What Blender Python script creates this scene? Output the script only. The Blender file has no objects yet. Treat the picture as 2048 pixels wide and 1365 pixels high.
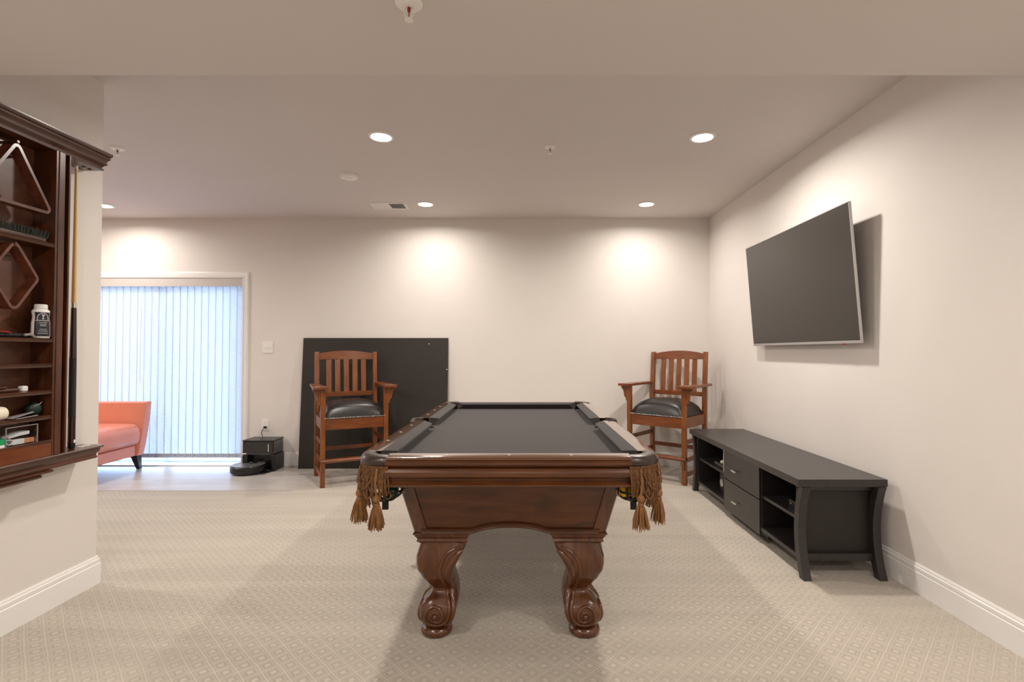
import bpy, bmesh, math, random
from mathutils import Vector, Matrix
random.seed(7)
C = bpy.context.scene.collection
PI = math.pi
SC = bpy.context.scene

# ------------------------------------------------------------------ camera
cam = bpy.data.cameras.new('camera')
cam.sensor_width = 36.0; cam.sensor_fit = 'HORIZONTAL'
cam.lens = 18.0
cam.shift_x = -23.0/2048.0
cam.clip_start = 0.02; cam.clip_end = 200
co = bpy.data.objects.new('camera', cam); C.objects.link(co)
co.location = (0, 0, 1.25)
co.rotation_euler = (PI/2 + math.atan(21.5/1024.0), 0, 0)
SC.camera = co

# ------------------------------------------------------------------ world, exposure
SC.view_settings.view_transform = 'Standard'
SC.view_settings.look = 'None'
SC.view_settings.exposure = 0.58
SC.view_settings.gamma = 1.0
SC.view_settings.use_curve_mapping = False
W = bpy.data.worlds.new('world'); SC.world = W
W.use_nodes = True
wb = W.node_tree.nodes['Background']
wb.inputs[0].default_value = (0.46, 0.66, 1.0, 1)
wb.inputs[1].default_value = 6.8

LAMP_COL = (1.0, 0.925, 0.84)
def area(name, loc, size, power, col, rot=(0, 0, 0), size_y=None, spread=PI, parent=None):
    l = bpy.data.lights.new(name, 'AREA')
    l.shape = 'DISK' if size_y is None else 'RECTANGLE'
    l.size = size
    if size_y: l.size_y = size_y
    l.energy = power; l.color = col; l.spread = spread
    o = bpy.data.objects.new(name, l); C.objects.link(o)
    o.location = loc; o.rotation_euler = rot
    if parent: o.parent = parent
    return o
LAMP_POWER = 20.5

# ------------------------------------------------------------------ materials
def rgb(r, g, b):
    f = lambda c: ((c/255.0)/12.92 if c/255.0 <= .04045 else ((c/255.0+.055)/1.055)**2.4)
    return (f(r), f(g), f(b), 1)
def new_mat(name):
    m = bpy.data.materials.new(name); m.use_nodes = True
    nt = m.node_tree
    return m, nt, nt.nodes['Principled BSDF']
def mat(name, col, rough=.5, metal=0, noise=0.0, scale=20, bump=0.0, bscale=80, coat=0, spec=.5, sheen=0, stretch=(1, 1, 1), trans=0):
    m, nt, b = new_mat(name)
    b.inputs['Base Color'].default_value = col
    b.inputs['Roughness'].default_value = rough
    b.inputs['Metallic'].default_value = metal
    b.inputs['Coat Weight'].default_value = coat
    b.inputs['Coat Roughness'].default_value = .15
    b.inputs['Specular IOR Level'].default_value = spec
    b.inputs['Sheen Weight'].default_value = sheen
    b.inputs['Transmission Weight'].default_value = trans
    N = nt.nodes; L = nt.links
    tc = N.new('ShaderNodeTexCoord'); mp = N.new('ShaderNodeMapping')
    mp.inputs['Scale'].default_value = stretch
    L.new(tc.outputs['Object'], mp.inputs['Vector'])
    if noise:
        n = N.new('ShaderNodeTexNoise'); n.inputs['Scale'].default_value = scale
        n.inputs['Detail'].default_value = 5
        L.new(mp.outputs[0], n.inputs['Vector'])
        r = N.new('ShaderNodeMapRange')
        r.inputs[1].default_value = .3; r.inputs[2].default_value = .7
        r.inputs[3].default_value = 1-noise; r.inputs[4].default_value = 1+noise
        L.new(n.outputs[0], r.inputs[0])
        v = N.new('ShaderNodeVectorMath'); v.operation = 'SCALE'
        v.inputs[0].default_value = col[:3]
        L.new(r.outputs[0], v.inputs['Scale'])
        L.new(v.outputs[0], b.inputs['Base Color'])
    if bump:
        n2 = N.new('ShaderNodeTexNoise'); n2.inputs['Scale'].default_value = bscale
        n2.inputs['Detail'].default_value = 3
        L.new(mp.outputs[0], n2.inputs['Vector'])
        bp = N.new('ShaderNodeBump'); bp.inputs['Strength'].default_value = bump
        bp.inputs['Distance'].default_value = .002
        L.new(n2.outputs[0], bp.inputs['Height'])
        L.new(bp.outputs[0], b.inputs['Normal'])
    return m
def wood(name, dark, light, rough=.32, stretch=(1, 12, 12), scale=3.5, coat=.3):
    m, nt, b = new_mat(name)
    N = nt.nodes; L = nt.links
    tc = N.new('ShaderNodeTexCoord'); mp = N.new('ShaderNodeMapping')
    mp.inputs['Scale'].default_value = stretch
    L.new(tc.outputs['Object'], mp.inputs['Vector'])
    n = N.new('ShaderNodeTexNoise'); n.inputs['Scale'].default_value = scale
    n.inputs['Detail'].default_value = 8; n.inputs['Distortion'].default_value = .6
    L.new(mp.outputs[0], n.inputs['Vector'])
    r = N.new('ShaderNodeValToRGB')
    r.color_ramp.elements[0].position = .3; r.color_ramp.elements[0].color = dark
    r.color_ramp.elements[1].position = .72; r.color_ramp.elements[1].color = light
    L.new(n.outputs[0], r.inputs[0]); L.new(r.outputs[0], b.inputs['Base Color'])
    b.inputs['Roughness'].default_value = rough
    b.inputs['Coat Weight'].default_value = coat
    b.inputs['Coat Roughness'].default_value = .06 if coat >= 1 else .18
    return m

M = {}
M['wall'] = mat('wall_paint', rgb(226, 220, 215), .65, noise=.015, scale=2, bump=.05, bscale=300)
M['ceil'] = mat('ceiling_paint', rgb(214, 207, 203), .8, noise=.01, scale=2)
M['trim'] = mat('white_trim_paint', rgb(238, 236, 234), .35)
M['tablewood'] = wood('table_wood', rgb(63, 31, 9), rgb(97, 53, 18), .28, (1.5, 9, 9))
M['tablewood_s'] = wood('table_wood_side', rgb(63, 31, 9), rgb(97, 53, 18), .28, (9, 1.5, 9))
M['legwood'] = wood('leg_wood', rgb(68, 34, 10), rgb(103, 57, 20), .24, (9, 9, 1.5), coat=.5)
M['railwood_lit'] = wood('rail_wood_lit', rgb(92, 60, 38), rgb(100, 66, 44), .14, (2, 2, 2), coat=1.0)  # lighter than the table wood: reflected light on rail tops put into the colour
M['chairwood'] = wood('chair_wood', rgb(108, 56, 19), rgb(144, 82, 33), .35, (9, 9, 1.5))
M['chairwood_h'] = wood('chair_wood_horizontal', rgb(100, 48, 16), rgb(136, 74, 29), .35, (1.5, 9, 9))
M['rackwood'] = wood('rack_wood', rgb(56, 26, 11), rgb(92, 48, 23), .3, (9, 1.5, 9))
M['rackwood_v'] = wood('rack_wood_vertical', rgb(55, 26, 11), rgb(94, 49, 24), .3, (9, 9, 1.5))
M['rackback'] = wood('rack_back_wood', rgb(86, 50, 33), rgb(112, 68, 46), .4, (6, 6, 6), coat=.1)
M['rackpanel'] = wood('rack_low_panel_wood', rgb(96, 44, 15), rgb(124, 62, 24), .3, (9, 1.5, 9))
M['felt'] = mat('black_felt', rgb(70, 66, 66), .95, noise=.06, scale=60, bump=.15, bscale=900, spec=.1, sheen=.1)
M['leather'] = mat('black_leather', rgb(36, 32, 32), .32, bump=.12, bscale=260)
M['pocketleather'] = mat('pocket_leather', rgb(46, 31, 23), .36, bump=.15, bscale=200, coat=.2)
M['strap'] = mat('pocket_strap', rgb(30, 25, 18), .45)
M['brass'] = mat('brass', rgb(190, 150, 70), .3, metal=1)
M['nail'] = mat('nickel_nailhead', rgb(215, 210, 205), .25, metal=1)
M['pearl'] = mat('pearl_sight', rgb(240, 236, 226), .2)
M['chrome'] = mat('brushed_chrome', rgb(225, 225, 228), .25, metal=1)
M['black'] = mat('black_plastic', rgb(22, 22, 25), .3)
M['blackmatt'] = mat('black_matt', rgb(14, 14, 15), .7)
M['glossblack'] = mat('gloss_black', rgb(16, 17, 20), .12, coat=.6)
M['espresso'] = wood('espresso_veneer', rgb(36, 33, 33), rgb(48, 44, 44), .38, (9, 2, 9), 6, coat=.15)
M['espresso_in'] = wood('espresso_inside', rgb(26, 22, 20), rgb(36, 31, 28), .5, (9, 2, 9), 6, coat=0)
M['board'] = mat('black_board', rgb(38, 32, 27), .5, noise=.12, scale=30, bump=.2, bscale=500)
M['screen'] = mat('screen_glass', rgb(36, 30, 24), .3, spec=.8)
M['silver'] = mat('silver_bezel', rgb(190, 188, 188), .3, metal=.8)
M['white'] = mat('white_plastic', rgb(238, 236, 232), .4)
M['dark'] = mat('dark_gap', rgb(30, 28, 27), .8)
M['hem'] = mat('blind_hem', rgb(176, 180, 190), .8)
M['sofa'] = mat('salmon_leather', rgb(224, 142, 118), .34, noise=.04, scale=8, bump=.12, bscale=120)
M['sofa_leg'] = mat('dark_sofa_leg', rgb(28, 24, 26), .35)
M['fringe'] = mat('gold_brown_cord', rgb(104, 70, 38), .8, noise=.55, scale=160, bump=.4, bscale=500, stretch=(1, 1, .5))
M['tassel'] = mat('gold_brown_tassel', rgb(132, 90, 50), .6, noise=.5, scale=120, stretch=(1, 1, .08))
M['maple'] = mat('cue_maple', rgb(226, 190, 130), .35)
M['cuebutt'] = mat('cue_butt', rgb(52, 22, 20), .25, coat=.5)
M['cuewrap'] = mat('cue_wrap', rgb(44, 38, 38), .8, noise=.4, scale=400)
M['bristle'] = mat('brush_bristle', rgb(52, 54, 50), .8, noise=.5, scale=300, stretch=(1, 1, .15))
M['cream'] = mat('cream_plastic', rgb(240, 232, 212), .45)
M['green'] = mat('green_box_card', rgb(20, 150, 90), .5)
M['peach'] = mat('peach_chalk', rgb(220, 150, 100), .7, noise=.1)
M['greypaper'] = mat('grey_sheet', rgb(150, 140, 140), .6)
M['red'] = mat('red_bulb', rgb(150, 30, 12), .2)
M['darkgreen'] = mat('dark_green_rubber', rgb(16, 40, 36), .5)
M['deck'] = mat('outdoor_concrete', rgb(150, 150, 145), .9, noise=.1)

def emit(name, col, s):
    m, nt, b = new_mat(name)
    b.inputs['Base Color'].default_value = (0, 0, 0, 1)
    b.inputs['Emission Color'].default_value = col
    b.inputs['Emission Strength'].default_value = s
    return m
M['lens'] = emit('lamp_lens', (1, .95, .87, 1), 14)
M['led'] = mat('red_led', rgb(150, 40, 30), .4)

def glass_mat():
    m, nt, b = new_mat('clear_glass')
    N = nt.nodes; L = nt.links
    g = N.new('ShaderNodeBsdfGlossy'); g.inputs['Roughness'].default_value = .02
    t = N.new('ShaderNodeBsdfTransparent'); t.inputs[0].default_value = (.96, .98, 1, 1)
    x = N.new('ShaderNodeMixShader'); x.inputs[0].default_value = .08
    L.new(t.outputs[0], x.inputs[1]); L.new(g.outputs[0], x.inputs[2])
    L.new(x.outputs[0], N['Material Output'].inputs[0])
    return m
M['glass'] = glass_mat()

def vane_mat():
    m, nt, b = new_mat('blind_fabric')
    N = nt.nodes; L = nt.links
    tc = N.new('ShaderNodeTexCoord'); mp = N.new('ShaderNodeMapping')
    mp.inputs['Scale'].default_value = (12, 12, 130)
    L.new(tc.outputs['Object'], mp.inputs['Vector'])
    n = N.new('ShaderNodeTexNoise'); n.inputs['Scale'].default_value = 1.0; n.inputs['Detail'].default_value = 3
    L.new(mp.outputs[0], n.inputs['Vector'])
    r = N.new('ShaderNodeMapRange'); r.inputs[1].default_value = .3; r.inputs[2].default_value = .7
    r.inputs[3].default_value = .80; r.inputs[4].default_value = .98
    L.new(n.outputs[0], r.inputs[0])
    cb = N.new('ShaderNodeCombineColor')
    for i in range(3): L.new(r.outputs[0], cb.inputs[i])
    d = N.new('ShaderNodeBsdfDiffuse'); d.inputs[0].default_value = (.62, .64, .68, 1)
    t = N.new('ShaderNodeBsdfTranslucent')
    L.new(cb.outputs[0], t.inputs[0])
    x = N.new('ShaderNodeMixShader'); x.inputs[0].default_value = .5
    L.new(d.outputs[0], x.inputs[1]); L.new(t.outputs[0], x.inputs[2])
    L.new(x.outputs[0], N['Material Output'].inputs[0])
    return m
M['vane'] = vane_mat()

def carpet_mat():
    m, nt, b = new_mat('carpet_pattern')
    N = nt.nodes; L = nt.links
    def math_(op, a, c=None, d=None):
        n = N.new('ShaderNodeMath'); n.operation = op
        for i, v in enumerate((a, c, d)):
            if v is None: continue
            if isinstance(v, (int, float)): n.inputs[i].default_value = v
            else: L.new(v, n.inputs[i])
        return n.outputs[0]
    tc = N.new('ShaderNodeTexCoord'); mp = N.new('ShaderNodeMapping')
    mp.inputs['Rotation'].default_value = (0, 0, PI/4)
    a = 1/.065
    mp.inputs['Scale'].default_value = (a, a, a)
    L.new(tc.outputs['Object'], mp.inputs['Vector'])
    # small wobble so that the rows are not ruler-straight
    wn = N.new('ShaderNodeTexNoise'); wn.inputs['Scale'].default_value = 9; wn.inputs['Detail'].default_value = 3
    L.new(tc.outputs['Object'], wn.inputs['Vector'])
    va = N.new('ShaderNodeVectorMath'); va.operation = 'MULTIPLY_ADD'
    va.inputs[1].default_value = (.22, .22, 0)
    L.new(wn.outputs['Color'], va.inputs[0]); L.new(mp.outputs[0], va.inputs[2])
    sx = N.new('ShaderNodeSeparateXYZ'); L.new(va.outputs[0], sx.inputs[0])
    u = math_('ABSOLUTE', math_('SUBTRACT', math_('FRACT', sx.outputs[0]), .5))
    v = math_('ABSOLUTE', math_('SUBTRACT', math_('FRACT', sx.outputs[1]), .5))
    mx = math_('MAXIMUM', u, v)
    cr = N.new('ShaderNodeValToRGB'); cr.color_ramp.interpolation = 'LINEAR'
    e = cr.color_ramp.elements
    e[0].position = 0; e[0].color = (1, 1, 1, 1)
    e[1].position = 1; e[1].color = (.55, .55, .55, 1)
    for p, c in ((.13, 1), (.19, .12), (.27, .12), (.31, .62), (.36, .62), (.40, .2), (.435, .3), (.455, .95), (.5, .95)):
        k = e.new(p); k.color = (c, c, c, 1)
    L.new(mx, cr.inputs[0])
    h = cr.outputs[0]
    fn = N.new('ShaderNodeTexNoise'); fn.inputs['Scale'].default_value = 260; fn.inputs['Detail'].default_value = 2
    L.new(tc.outputs['Object'], fn.inputs['Vector'])
    # pattern reads stronger or weaker with wear
    wear = N.new('ShaderNodeTexNoise'); wear.inputs['Scale'].default_value = 1.3; wear.inputs['Detail'].default_value = 3
    L.new(tc.outputs['Object'], wear.inputs['Vector'])
    wr = N.new('ShaderNodeMapRange'); wr.inputs[1].default_value = .35; wr.inputs[2].default_value = .65
    wr.inputs[3].default_value = .14; wr.inputs[4].default_value = .36
    L.new(wear.outputs[0], wr.inputs[0])
    # vacuum stripes across the room
    m2 = N.new('ShaderNodeMapping'); m2.inputs['Scale'].default_value = (.25, 4.2, 1)
    L.new(tc.outputs['Object'], m2.inputs['Vector'])
    st = N.new('ShaderNodeTexNoise'); st.inputs['Scale'].default_value = 1.6; st.inputs['Detail'].default_value = 2
    L.new(m2.outputs[0], st.inputs['Vector'])
    sr = N.new('ShaderNodeMapRange'); sr.inputs[1].default_value = .42; sr.inputs[2].default_value = .58
    sr.inputs[3].default_value = .945; sr.inputs[4].default_value = 1.03
    L.new(st.outputs[0], sr.inputs[0])
    hp = math_('MULTIPLY', math_('SUBTRACT', h, .5), wr.outputs[0])
    fp = math_('MULTIPLY', math_('SUBTRACT', fn.outputs[0], .5), .22)
    f = math_('MULTIPLY', math_('ADD', math_('ADD', 1.0, hp), fp), sr.outputs[0])
    sc = N.new('ShaderNodeVectorMath'); sc.operation = 'SCALE'
    sc.inputs[0].default_value = rgb(184, 175, 163)[:3]
    L.new(f, sc.inputs['Scale'])
    L.new(sc.outputs[0], b.inputs['Base Color'])
    b.inputs['Roughness'].default_value = 1
    b.inputs['Specular IOR Level'].default_value = .05
    b.inputs['Sheen Weight'].default_value = .2
    bp = N.new('ShaderNodeBump'); bp.inputs['Strength'].default_value = .5; bp.inputs['Distance'].default_value = .004
    L.new(math_('ADD', h, math_('MULTIPLY', fn.outputs[0], .6)), bp.inputs['Height'])
    L.new(bp.outputs[0], b.inputs['Normal'])
    return m
M['carpet'] = carpet_mat()

def plank_mat():
    m, nt, b = new_mat('grey_planks')
    N = nt.nodes; L = nt.links
    tc = N.new('ShaderNodeTexCoord')
    br = N.new('ShaderNodeTexBrick')
    br.inputs['Scale'].default_value = 1.0
    br.inputs['Brick Width'].default_value = 1.2; br.inputs['Row Height'].default_value = .18
    br.inputs['Mortar Size'].default_value = .0015
    br.inputs['Color1'].default_value = rgb(200, 194, 188); br.inputs['Color2'].default_value = rgb(190, 184, 177)
    br.inputs['Mortar'].default_value = rgb(140, 132, 125)
    L.new(tc.outputs['Object'], br.inputs['Vector'])
    mp = N.new('ShaderNodeMapping'); mp.inputs['Scale'].default_value = (1.2, 14, 1)
    L.new(tc.outputs['Object'], mp.inputs['Vector'])
    n = N.new('ShaderNodeTexNoise'); n.inputs['Scale'].default_value = 2.5; n.inputs['Detail'].default_value = 7
    L.new(mp.outputs[0], n.inputs['Vector'])
    r = N.new('ShaderNodeMapRange'); r.inputs[1].default_value = .3; r.inputs[2].default_value = .7
    r.inputs[3].default_value = .88; r.inputs[4].default_value = 1.1
    L.new(n.outputs[0], r.inputs[0])
    s = N.new('ShaderNodeVectorMath'); s.operation = 'SCALE'
    L.new(br.outputs[0], s.inputs[0]); L.new(r.outputs[0], s.inputs['Scale'])
    L.new(s.outputs[0], b.inputs['Base Color'])
    b.inputs['Roughness'].default_value = .33
    return m
M['planks'] = plank_mat()

# ------------------------------------------------------------------ mesh helpers
class MB:
    """Collects vertices and faces, then links them as ONE mesh object."""
    def __init__(s): s.v = []; s.f = []
    def add(s, vs, fs):
        n = len(s.v); s.v += [tuple(p) for p in vs]; s.f += [tuple(i+n for i in f) for f in fs]; return s
    def box(s, x0, x1, y0, y1, z0, z1, T=None):
        vs = [Vector((x, y, z)) for z in (z0, z1) for y in (y0, y1) for x in (x0, x1)]
        if T: vs = [T @ p for p in vs]
        return s.add(vs, [(0, 2, 3, 1), (4, 5, 7, 6), (0, 1, 5, 4), (2, 6, 7, 3), (0, 4, 6, 2), (1, 3, 7, 5)])
    def loft(s, rings, cap=True, closed=True):
        n = len(rings[0]); base = len(s.v)
        for r in rings: s.v += [tuple(p) for p in r]
        m = n if closed else n-1
        for i in range(len(rings)-1):
            for j in range(m):
                a = base+i*n+j; b_ = base+i*n+(j+1) % n
                s.f.append((a, b_, b_+n, a+n))
        if cap:
            s.f.append(tuple(base+j for j in range(n))[::-1])
            s.f.append(tuple(base+(len(rings)-1)*n+j for j in range(n)))
        return s
    def tube(s, pts, r, seg=8, cap=True):
        pts = [Vector(p) for p in pts]; n = len(pts)
        rs = [r]*n if isinstance(r, (int, float)) else r
        rings = []; up = None
        for i, p in enumerate(pts):
            d = (pts[min(i+1, n-1)]-pts[max(i-1, 0)])
            if d.length < 1e-9: d = Vector((0, 0, 1))
            d.normalize()
            if up is None:
                up = Vector((0, 0, 1)) if abs(d.z) < .9 else Vector((1, 0, 0))
            a = d.cross(up)
            if a.length < 1e-6: a = d.cross(Vector((0, 1, 0)))
            a.normalize(); b_ = a.cross(d).normalized(); up = b_
            rings.append([p + (a*math.cos(t)+b_*math.sin(t))*rs[i] for t in [2*PI*k/seg for k in range(seg)]])
        return s.loft(rings, cap)
    def lathe(s, prof, seg=24, c=(0, 0, 0), T=None):
        rings = []
        for r, z in prof:
            ring = [Vector((c[0]+r*math.cos(2*PI*k/seg), c[1]+r*math.sin(2*PI*k/seg), c[2]+z)) for k in range(seg)]
            if T: ring = [T @ p for p in ring]
            rings.append(ring)
        return s.loft(rings)
    def prism(s, poly, fn, t0, t1):
        """poly: 2D points; fn(a,b,t)->3D; extruded from t0 to t1"""
        return s.loft([[fn(a, b, t) for a, b in poly] for t in (t0, t1)])
    def sphere(s, c, r, seg=16, rings=10, T=None, sq=(1, 1, 1)):
        prof = [(max(r*math.sin(PI*i/rings), 1e-5), -r*math.cos(PI*i/rings)) for i in range(rings+1)]
        rr = []
        for q, z in prof:
            ring = [Vector((c[0]+q*sq[0]*math.cos(2*PI*k/seg), c[1]+q*sq[1]*math.sin(2*PI*k/seg), c[2]+z*sq[2])) for k in range(seg)]
            if T: ring = [T @ p for p in ring]
            rr.append(ring)
        return s.loft(rr)
    def build(s, name, m, parent=None, smooth=35, bevel=0, seg=2, loc=None, rot=None):
        me = bpy.data.meshes.new(name); me.from_pydata(s.v, [], s.f); me.update()
        bm = bmesh.new(); bm.from_mesh(me); bmesh.ops.recalc_face_normals(bm, faces=bm.faces)
        bm.to_mesh(me); bm.free()
        if smooth:
            for p in me.polygons: p.use_smooth = True
            me.set_sharp_from_angle(angle=math.radians(smooth))
        o = bpy.data.objects.new(name, me); C.objects.link(o)
        me.materials.append(m)
        if bevel:
            b = o.modifiers.new('bevel', 'BEVEL'); b.width = bevel; b.segments = seg
            b.limit_method = 'ANGLE'; b.angle_limit = math.radians(40); b.harden_normals = True
        if loc: o.location = loc
        if rot: o.rotation_euler = rot
        if parent: o.parent = parent
        return o
def box(name, m, x0, x1, y0, y1, z0, z1, parent=None, bevel=0):
    return MB().box(x0, x1, y0, y1, z0, z1).build(name, m, parent, bevel=bevel)
def tag(o, label, cat, group=None, kind=None):
    o['label'] = label; o['category'] = cat
    if group: o['group'] = group
    if kind: o['kind'] = kind
    return o
def thing(name, label, cat, loc=(0, 0, 0), rz=0, group=None):
    o = bpy.data.objects.new(name, None); C.objects.link(o); o.empty_display_size = .1
    o.location = loc; o.rotation_euler = (0, 0, rz)
    return tag(o, label, cat, group)
def struct(o): o['kind'] = 'structure'; return o
def dup(root, loc, rz, label):
    def cp(o, par):
        c = o.copy(); C.objects.link(c); c.parent = par
        for ch in list(o.children):
            cp(ch, c)
        return c
    r = cp(root, None); r.location = loc; r.rotation_euler = (0, 0, rz); r['label'] = label
    return r
def smooth_path(pts, n=6):
    P = [Vector(p) for p in pts]; out = []
    for i in range(len(P)-1):
        p0 = P[max(i-1, 0)]; p1 = P[i]; p2 = P[i+1]; p3 = P[min(i+2, len(P)-1)]
        for k in range(n):
            t = k/n
            out.append(.5*((2*p1)+(-p0+p2)*t+(2*p0-5*p1+4*p2-p3)*t*t+(-p0+3*p1-3*p2+p3)*t**3))
    out.append(P[-1]); return out
def lerp_tab(tab, z):
    tab = sorted(tab)
    if z <= tab[0][0]: return tab[0][1:]
    for a, b_ in zip(tab, tab[1:]):
        if z <= b_[0]:
            t = (z-a[0])/(b_[0]-a[0]); t = t*t*(3-2*t)*.5+t*.5
            return tuple(x+(y-x)*t for x, y in zip(a[1:], b_[1:]))
    return tab[-1][1:]

# ------------------------------------------------------------------ room shell
CZ = 2.724; XR = 2.05; YB = 5.63; XL = -6.3; YF = -3.5; XS = -2.305; YS = 2.785
DX0, DX1, DZ = -4.92, -3.085, 2.065          # sliding door opening
# carpet: whole floor except the plank area by the door
PX, PY = -2.09, 4.63
fl = MB()
fl.box(XL, PX, YF, PY, -.06, 0).box(PX, XR+.1, YF, YB+.1, -.06, 0)
struct(fl.build('floor', M['carpet'], smooth=0))
struct(box('floor_planks', M['planks'], XL, PX, PY, YB+.1, -.06, -.002))
struct(box('trim_3', M['greypaper'], XL, PX, PY-.004, PY+.004, -.02, .001))
struct(box('ceiling', M['ceil'], XL, XR+.1, YF, YB+.1, CZ, CZ+.1))
struct(box('ceiling_soffit', M['ceil'], XS-.12, XR+.05, YF, 1.885, 2.28, CZ))
w = MB()
w.box(XL-.1, DX0, YB, YB+.22, 0, CZ).box(DX1, XR+.1, YB, YB+.22, 0, CZ).box(DX0, DX1, YB, YB+.22, DZ, CZ)
struct(w.build('wall_back', M['wall'], smooth=0))
struct(box('wall_right', M['wall'], XR, XR+.1, YF, YB, 0, CZ))
struct(box('wall_left', M['wall'], XS-.12, XS, YF, YS, 0, CZ))
struct(box('wall_far_left', M['wall'], XL-.1, XL, YF, YB, 0, CZ))
struct(box('wall_front', M['wall'], XL, XR, YF-.1, YF, 0, CZ))
BP = [(0, 0), (.015, 0), (.015, .108), (.011, .112), (.013, .117), (.013, .132), (.008, .136), (.008, .142), (.004, .150), (0, .150)]
def baseboard(name, p0, p1, nrm):
    m_ = MB(); p0 = Vector(p0); p1 = Vector(p1); nv = Vector(nrm)
    m_.loft([[p + nv*a + Vector((0, 0, z)) for a, z in BP] for p in (p0, p1)])
    return struct(m_.build(name, M['trim'], smooth=0))
baseboard('baseboard_right', (XR, YF, 0), (XR, YB, 0), (-1, 0, 0))
baseboard('baseboard_back', (-3.01, YB, 0), (XR, YB, 0), (0, -1, 0))
baseboard('baseboard_back_left', (XL, YB, 0), (-5.0, YB, 0), (0, -1, 0))
m_ = MB(); P0 = Vector((XS, YF, 0)); 
m_.loft([[Vector((XS+a, YF, z)) for a, z in BP], [Vector((XS+a, YS+a, z)) for a, z in BP], [Vector((XS-.12-a, YS+a, z)) for a, z in BP]])
struct(m_.build('baseboard_left', M['trim'], smooth=0))

# door casing, sill, frame
CP = [(0, 0), (0, .020), (.010, .020), (.014, .014), (.020, .018), (.052, .018), (.058, .010), (.064, .008), (.064, 0)]
def casing():
    m_ = MB(); rings = []
    for (x, z, dx, dz) in ((DX1, 0, 1, 0), (DX1, DZ, 1, 1), (DX0, DZ, -1, 1), (DX0, 0, -1, 0)):
        rings.append([(x+dx*a, YB-t, z+dz*a) for a, t in [(a_, b_) for a_, b_ in CP]])
    m_.loft(rings); return m_
cs = casing().build('trim_1', M['trim'], smooth=0); struct(cs)
struct(box('trim_2', M['trim'], DX0, DX1, YB-.005, YB+.22, -.002, .012))
dr = MB()
for x0 in (DX0, (DX0+DX1)/2-.03):
    x1 = x0+(DX1-DX0)/2+.03
    y0, y1 = (YB+.17, YB+.20) if x0 == DX0 else (YB+.14, YB+.17)
    dr.box(x0, x0+.06, y0, y1, .012, DZ).box(x1-.06, x1, y0, y1, .012, DZ).box(x0+.06, x1-.06, y0, y1, .012, .035).box(x0+.06, x1-.06, y0, y1, DZ-.06, DZ)
door = dr.build('door_1', M['trim'], smooth=0); struct(door)
gl = MB().box(DX0+.06, (DX0+DX1)/2-.03, YB+.183, YB+.187, .05, DZ-.06).box((DX0+DX1)/2+.03, DX1-.06, YB+.153, YB+.157, .05, DZ-.06)
g = gl.build('door_glass', M['glass'], door, smooth=0)
struct(box('ground_outside', M['deck'], -14, 6, YB+.22, 26, -.2, -.05))

# vertical blind, hung inside the opening
vb = thing('vertical_blind', 'closed pale vertical blind covering the sliding door', 'blind', ((DX0+DX1)/2, YB+.03, 0))
wv = (DX1-DX0)/2
box('head_rail', M['white'], -wv+.005, wv-.005, -.03, .03, DZ-.045, DZ-.003, vb)
box('valance', mat('valance_fabric', rgb(202, 196, 192), .7), -wv+.003, wv-.003, -.042, -.034, DZ-.095, DZ-.001, vb)
pitch = .0786
x = wv-.045; k = 0
while x > -wv+.03:
    a = math.radians(6+random.uniform(-1.5, 1.5))
    T = Matrix.Translation((x, 0, 0)) @ Matrix.Rotation(-a, 4, 'Z')
    poly = [(-.0445+.0089*i, .0012*math.sin(PI*i/10)) for i in range(11)]
    poly += [(p[0], p[1]+.0006) for p in poly[::-1]]
    v = MB().loft([[T @ Vector((p[0], p[1], z)) for p in poly] for z in (.085, DZ-.05)])
    o = v.build('vane', M['vane'], vb)
    MB().loft([[T @ Vector((p[0], p[1]+(.0012 if p[1] < .0009 else -.0002)*(-1), z)) for p in poly] for z in (.084, .128)]).build('weighted_hem', M['hem'], o)
    x -= pitch; k += 1
ch = MB().tube([(-wv+.04+.02*i, -.004 + .002*math.sin(i), .088+.004*math.sin(i*1.9)) for i in range(int((2*wv-.08)/.02))], .0014, 5)
ch.build('bottom_chain', M['white'], vb)
MB().tube([(-1.08+wv-.045-.0, -.03, DZ-.06), (-1.08+wv-.045, -.034, .9)], .004, 8).build('wand', M['white'], vb)

# ------------------------------------------------------------------ ceiling fittings
def downlight(x, y, label, power=LAMP_POWER, z=CZ):
    t = thing('recessed_light', label, 'ceiling light', (x, y, z), group='recessed ceiling lights')
    MB().lathe([(.066, 0), (.088, 0), (.088, -.004), (.082, -.009), (.070, -.010), (.066, -.006)], 32).build('trim_ring', M['white'], t)
    MB().lathe([(.001, -.001), (.067, -.001), (.067, -.007), (.001, -.008)], 32).build('lens', M['lens'], t)
    area('bulb', (0, 0, -.013), .13, power, LAMP_COL, parent=t, spread=math.radians(165))
    return t
downlight(-.974, 3.47, 'lit round ceiling light left of the pool table, nearer the camera')
downlight(1.227, 3.48, 'lit round ceiling light above and right of the pool table, nearer the camera')
downlight(-.976, 5.07, 'lit round ceiling light beside the air vent by the back wall', 8.5)
downlight(1.225, 5.07, 'lit round ceiling light close to the back wall, nearest the corner chair', 8.5)
downlight(-4.215, 5.12, 'lit round ceiling light above the sliding door, cut by the wall edge', 7.5)
# the lamps of the unseen rest of the room, behind the camera
for (x, y) in ((-1.3, .9), (1.2, .9), (-1.3, -.9), (1.2, -.9), (0, -2.4)):
    area('room_lamp', (x, y, 2.265), .16, 12, LAMP_COL)
for (x, y) in ((-4.2, 3.2), (-4.2, 1.2), (-5.4, 4.4)):
    area('room_lamp', (x, y, CZ-.02), .16, 18, LAMP_COL)

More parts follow.
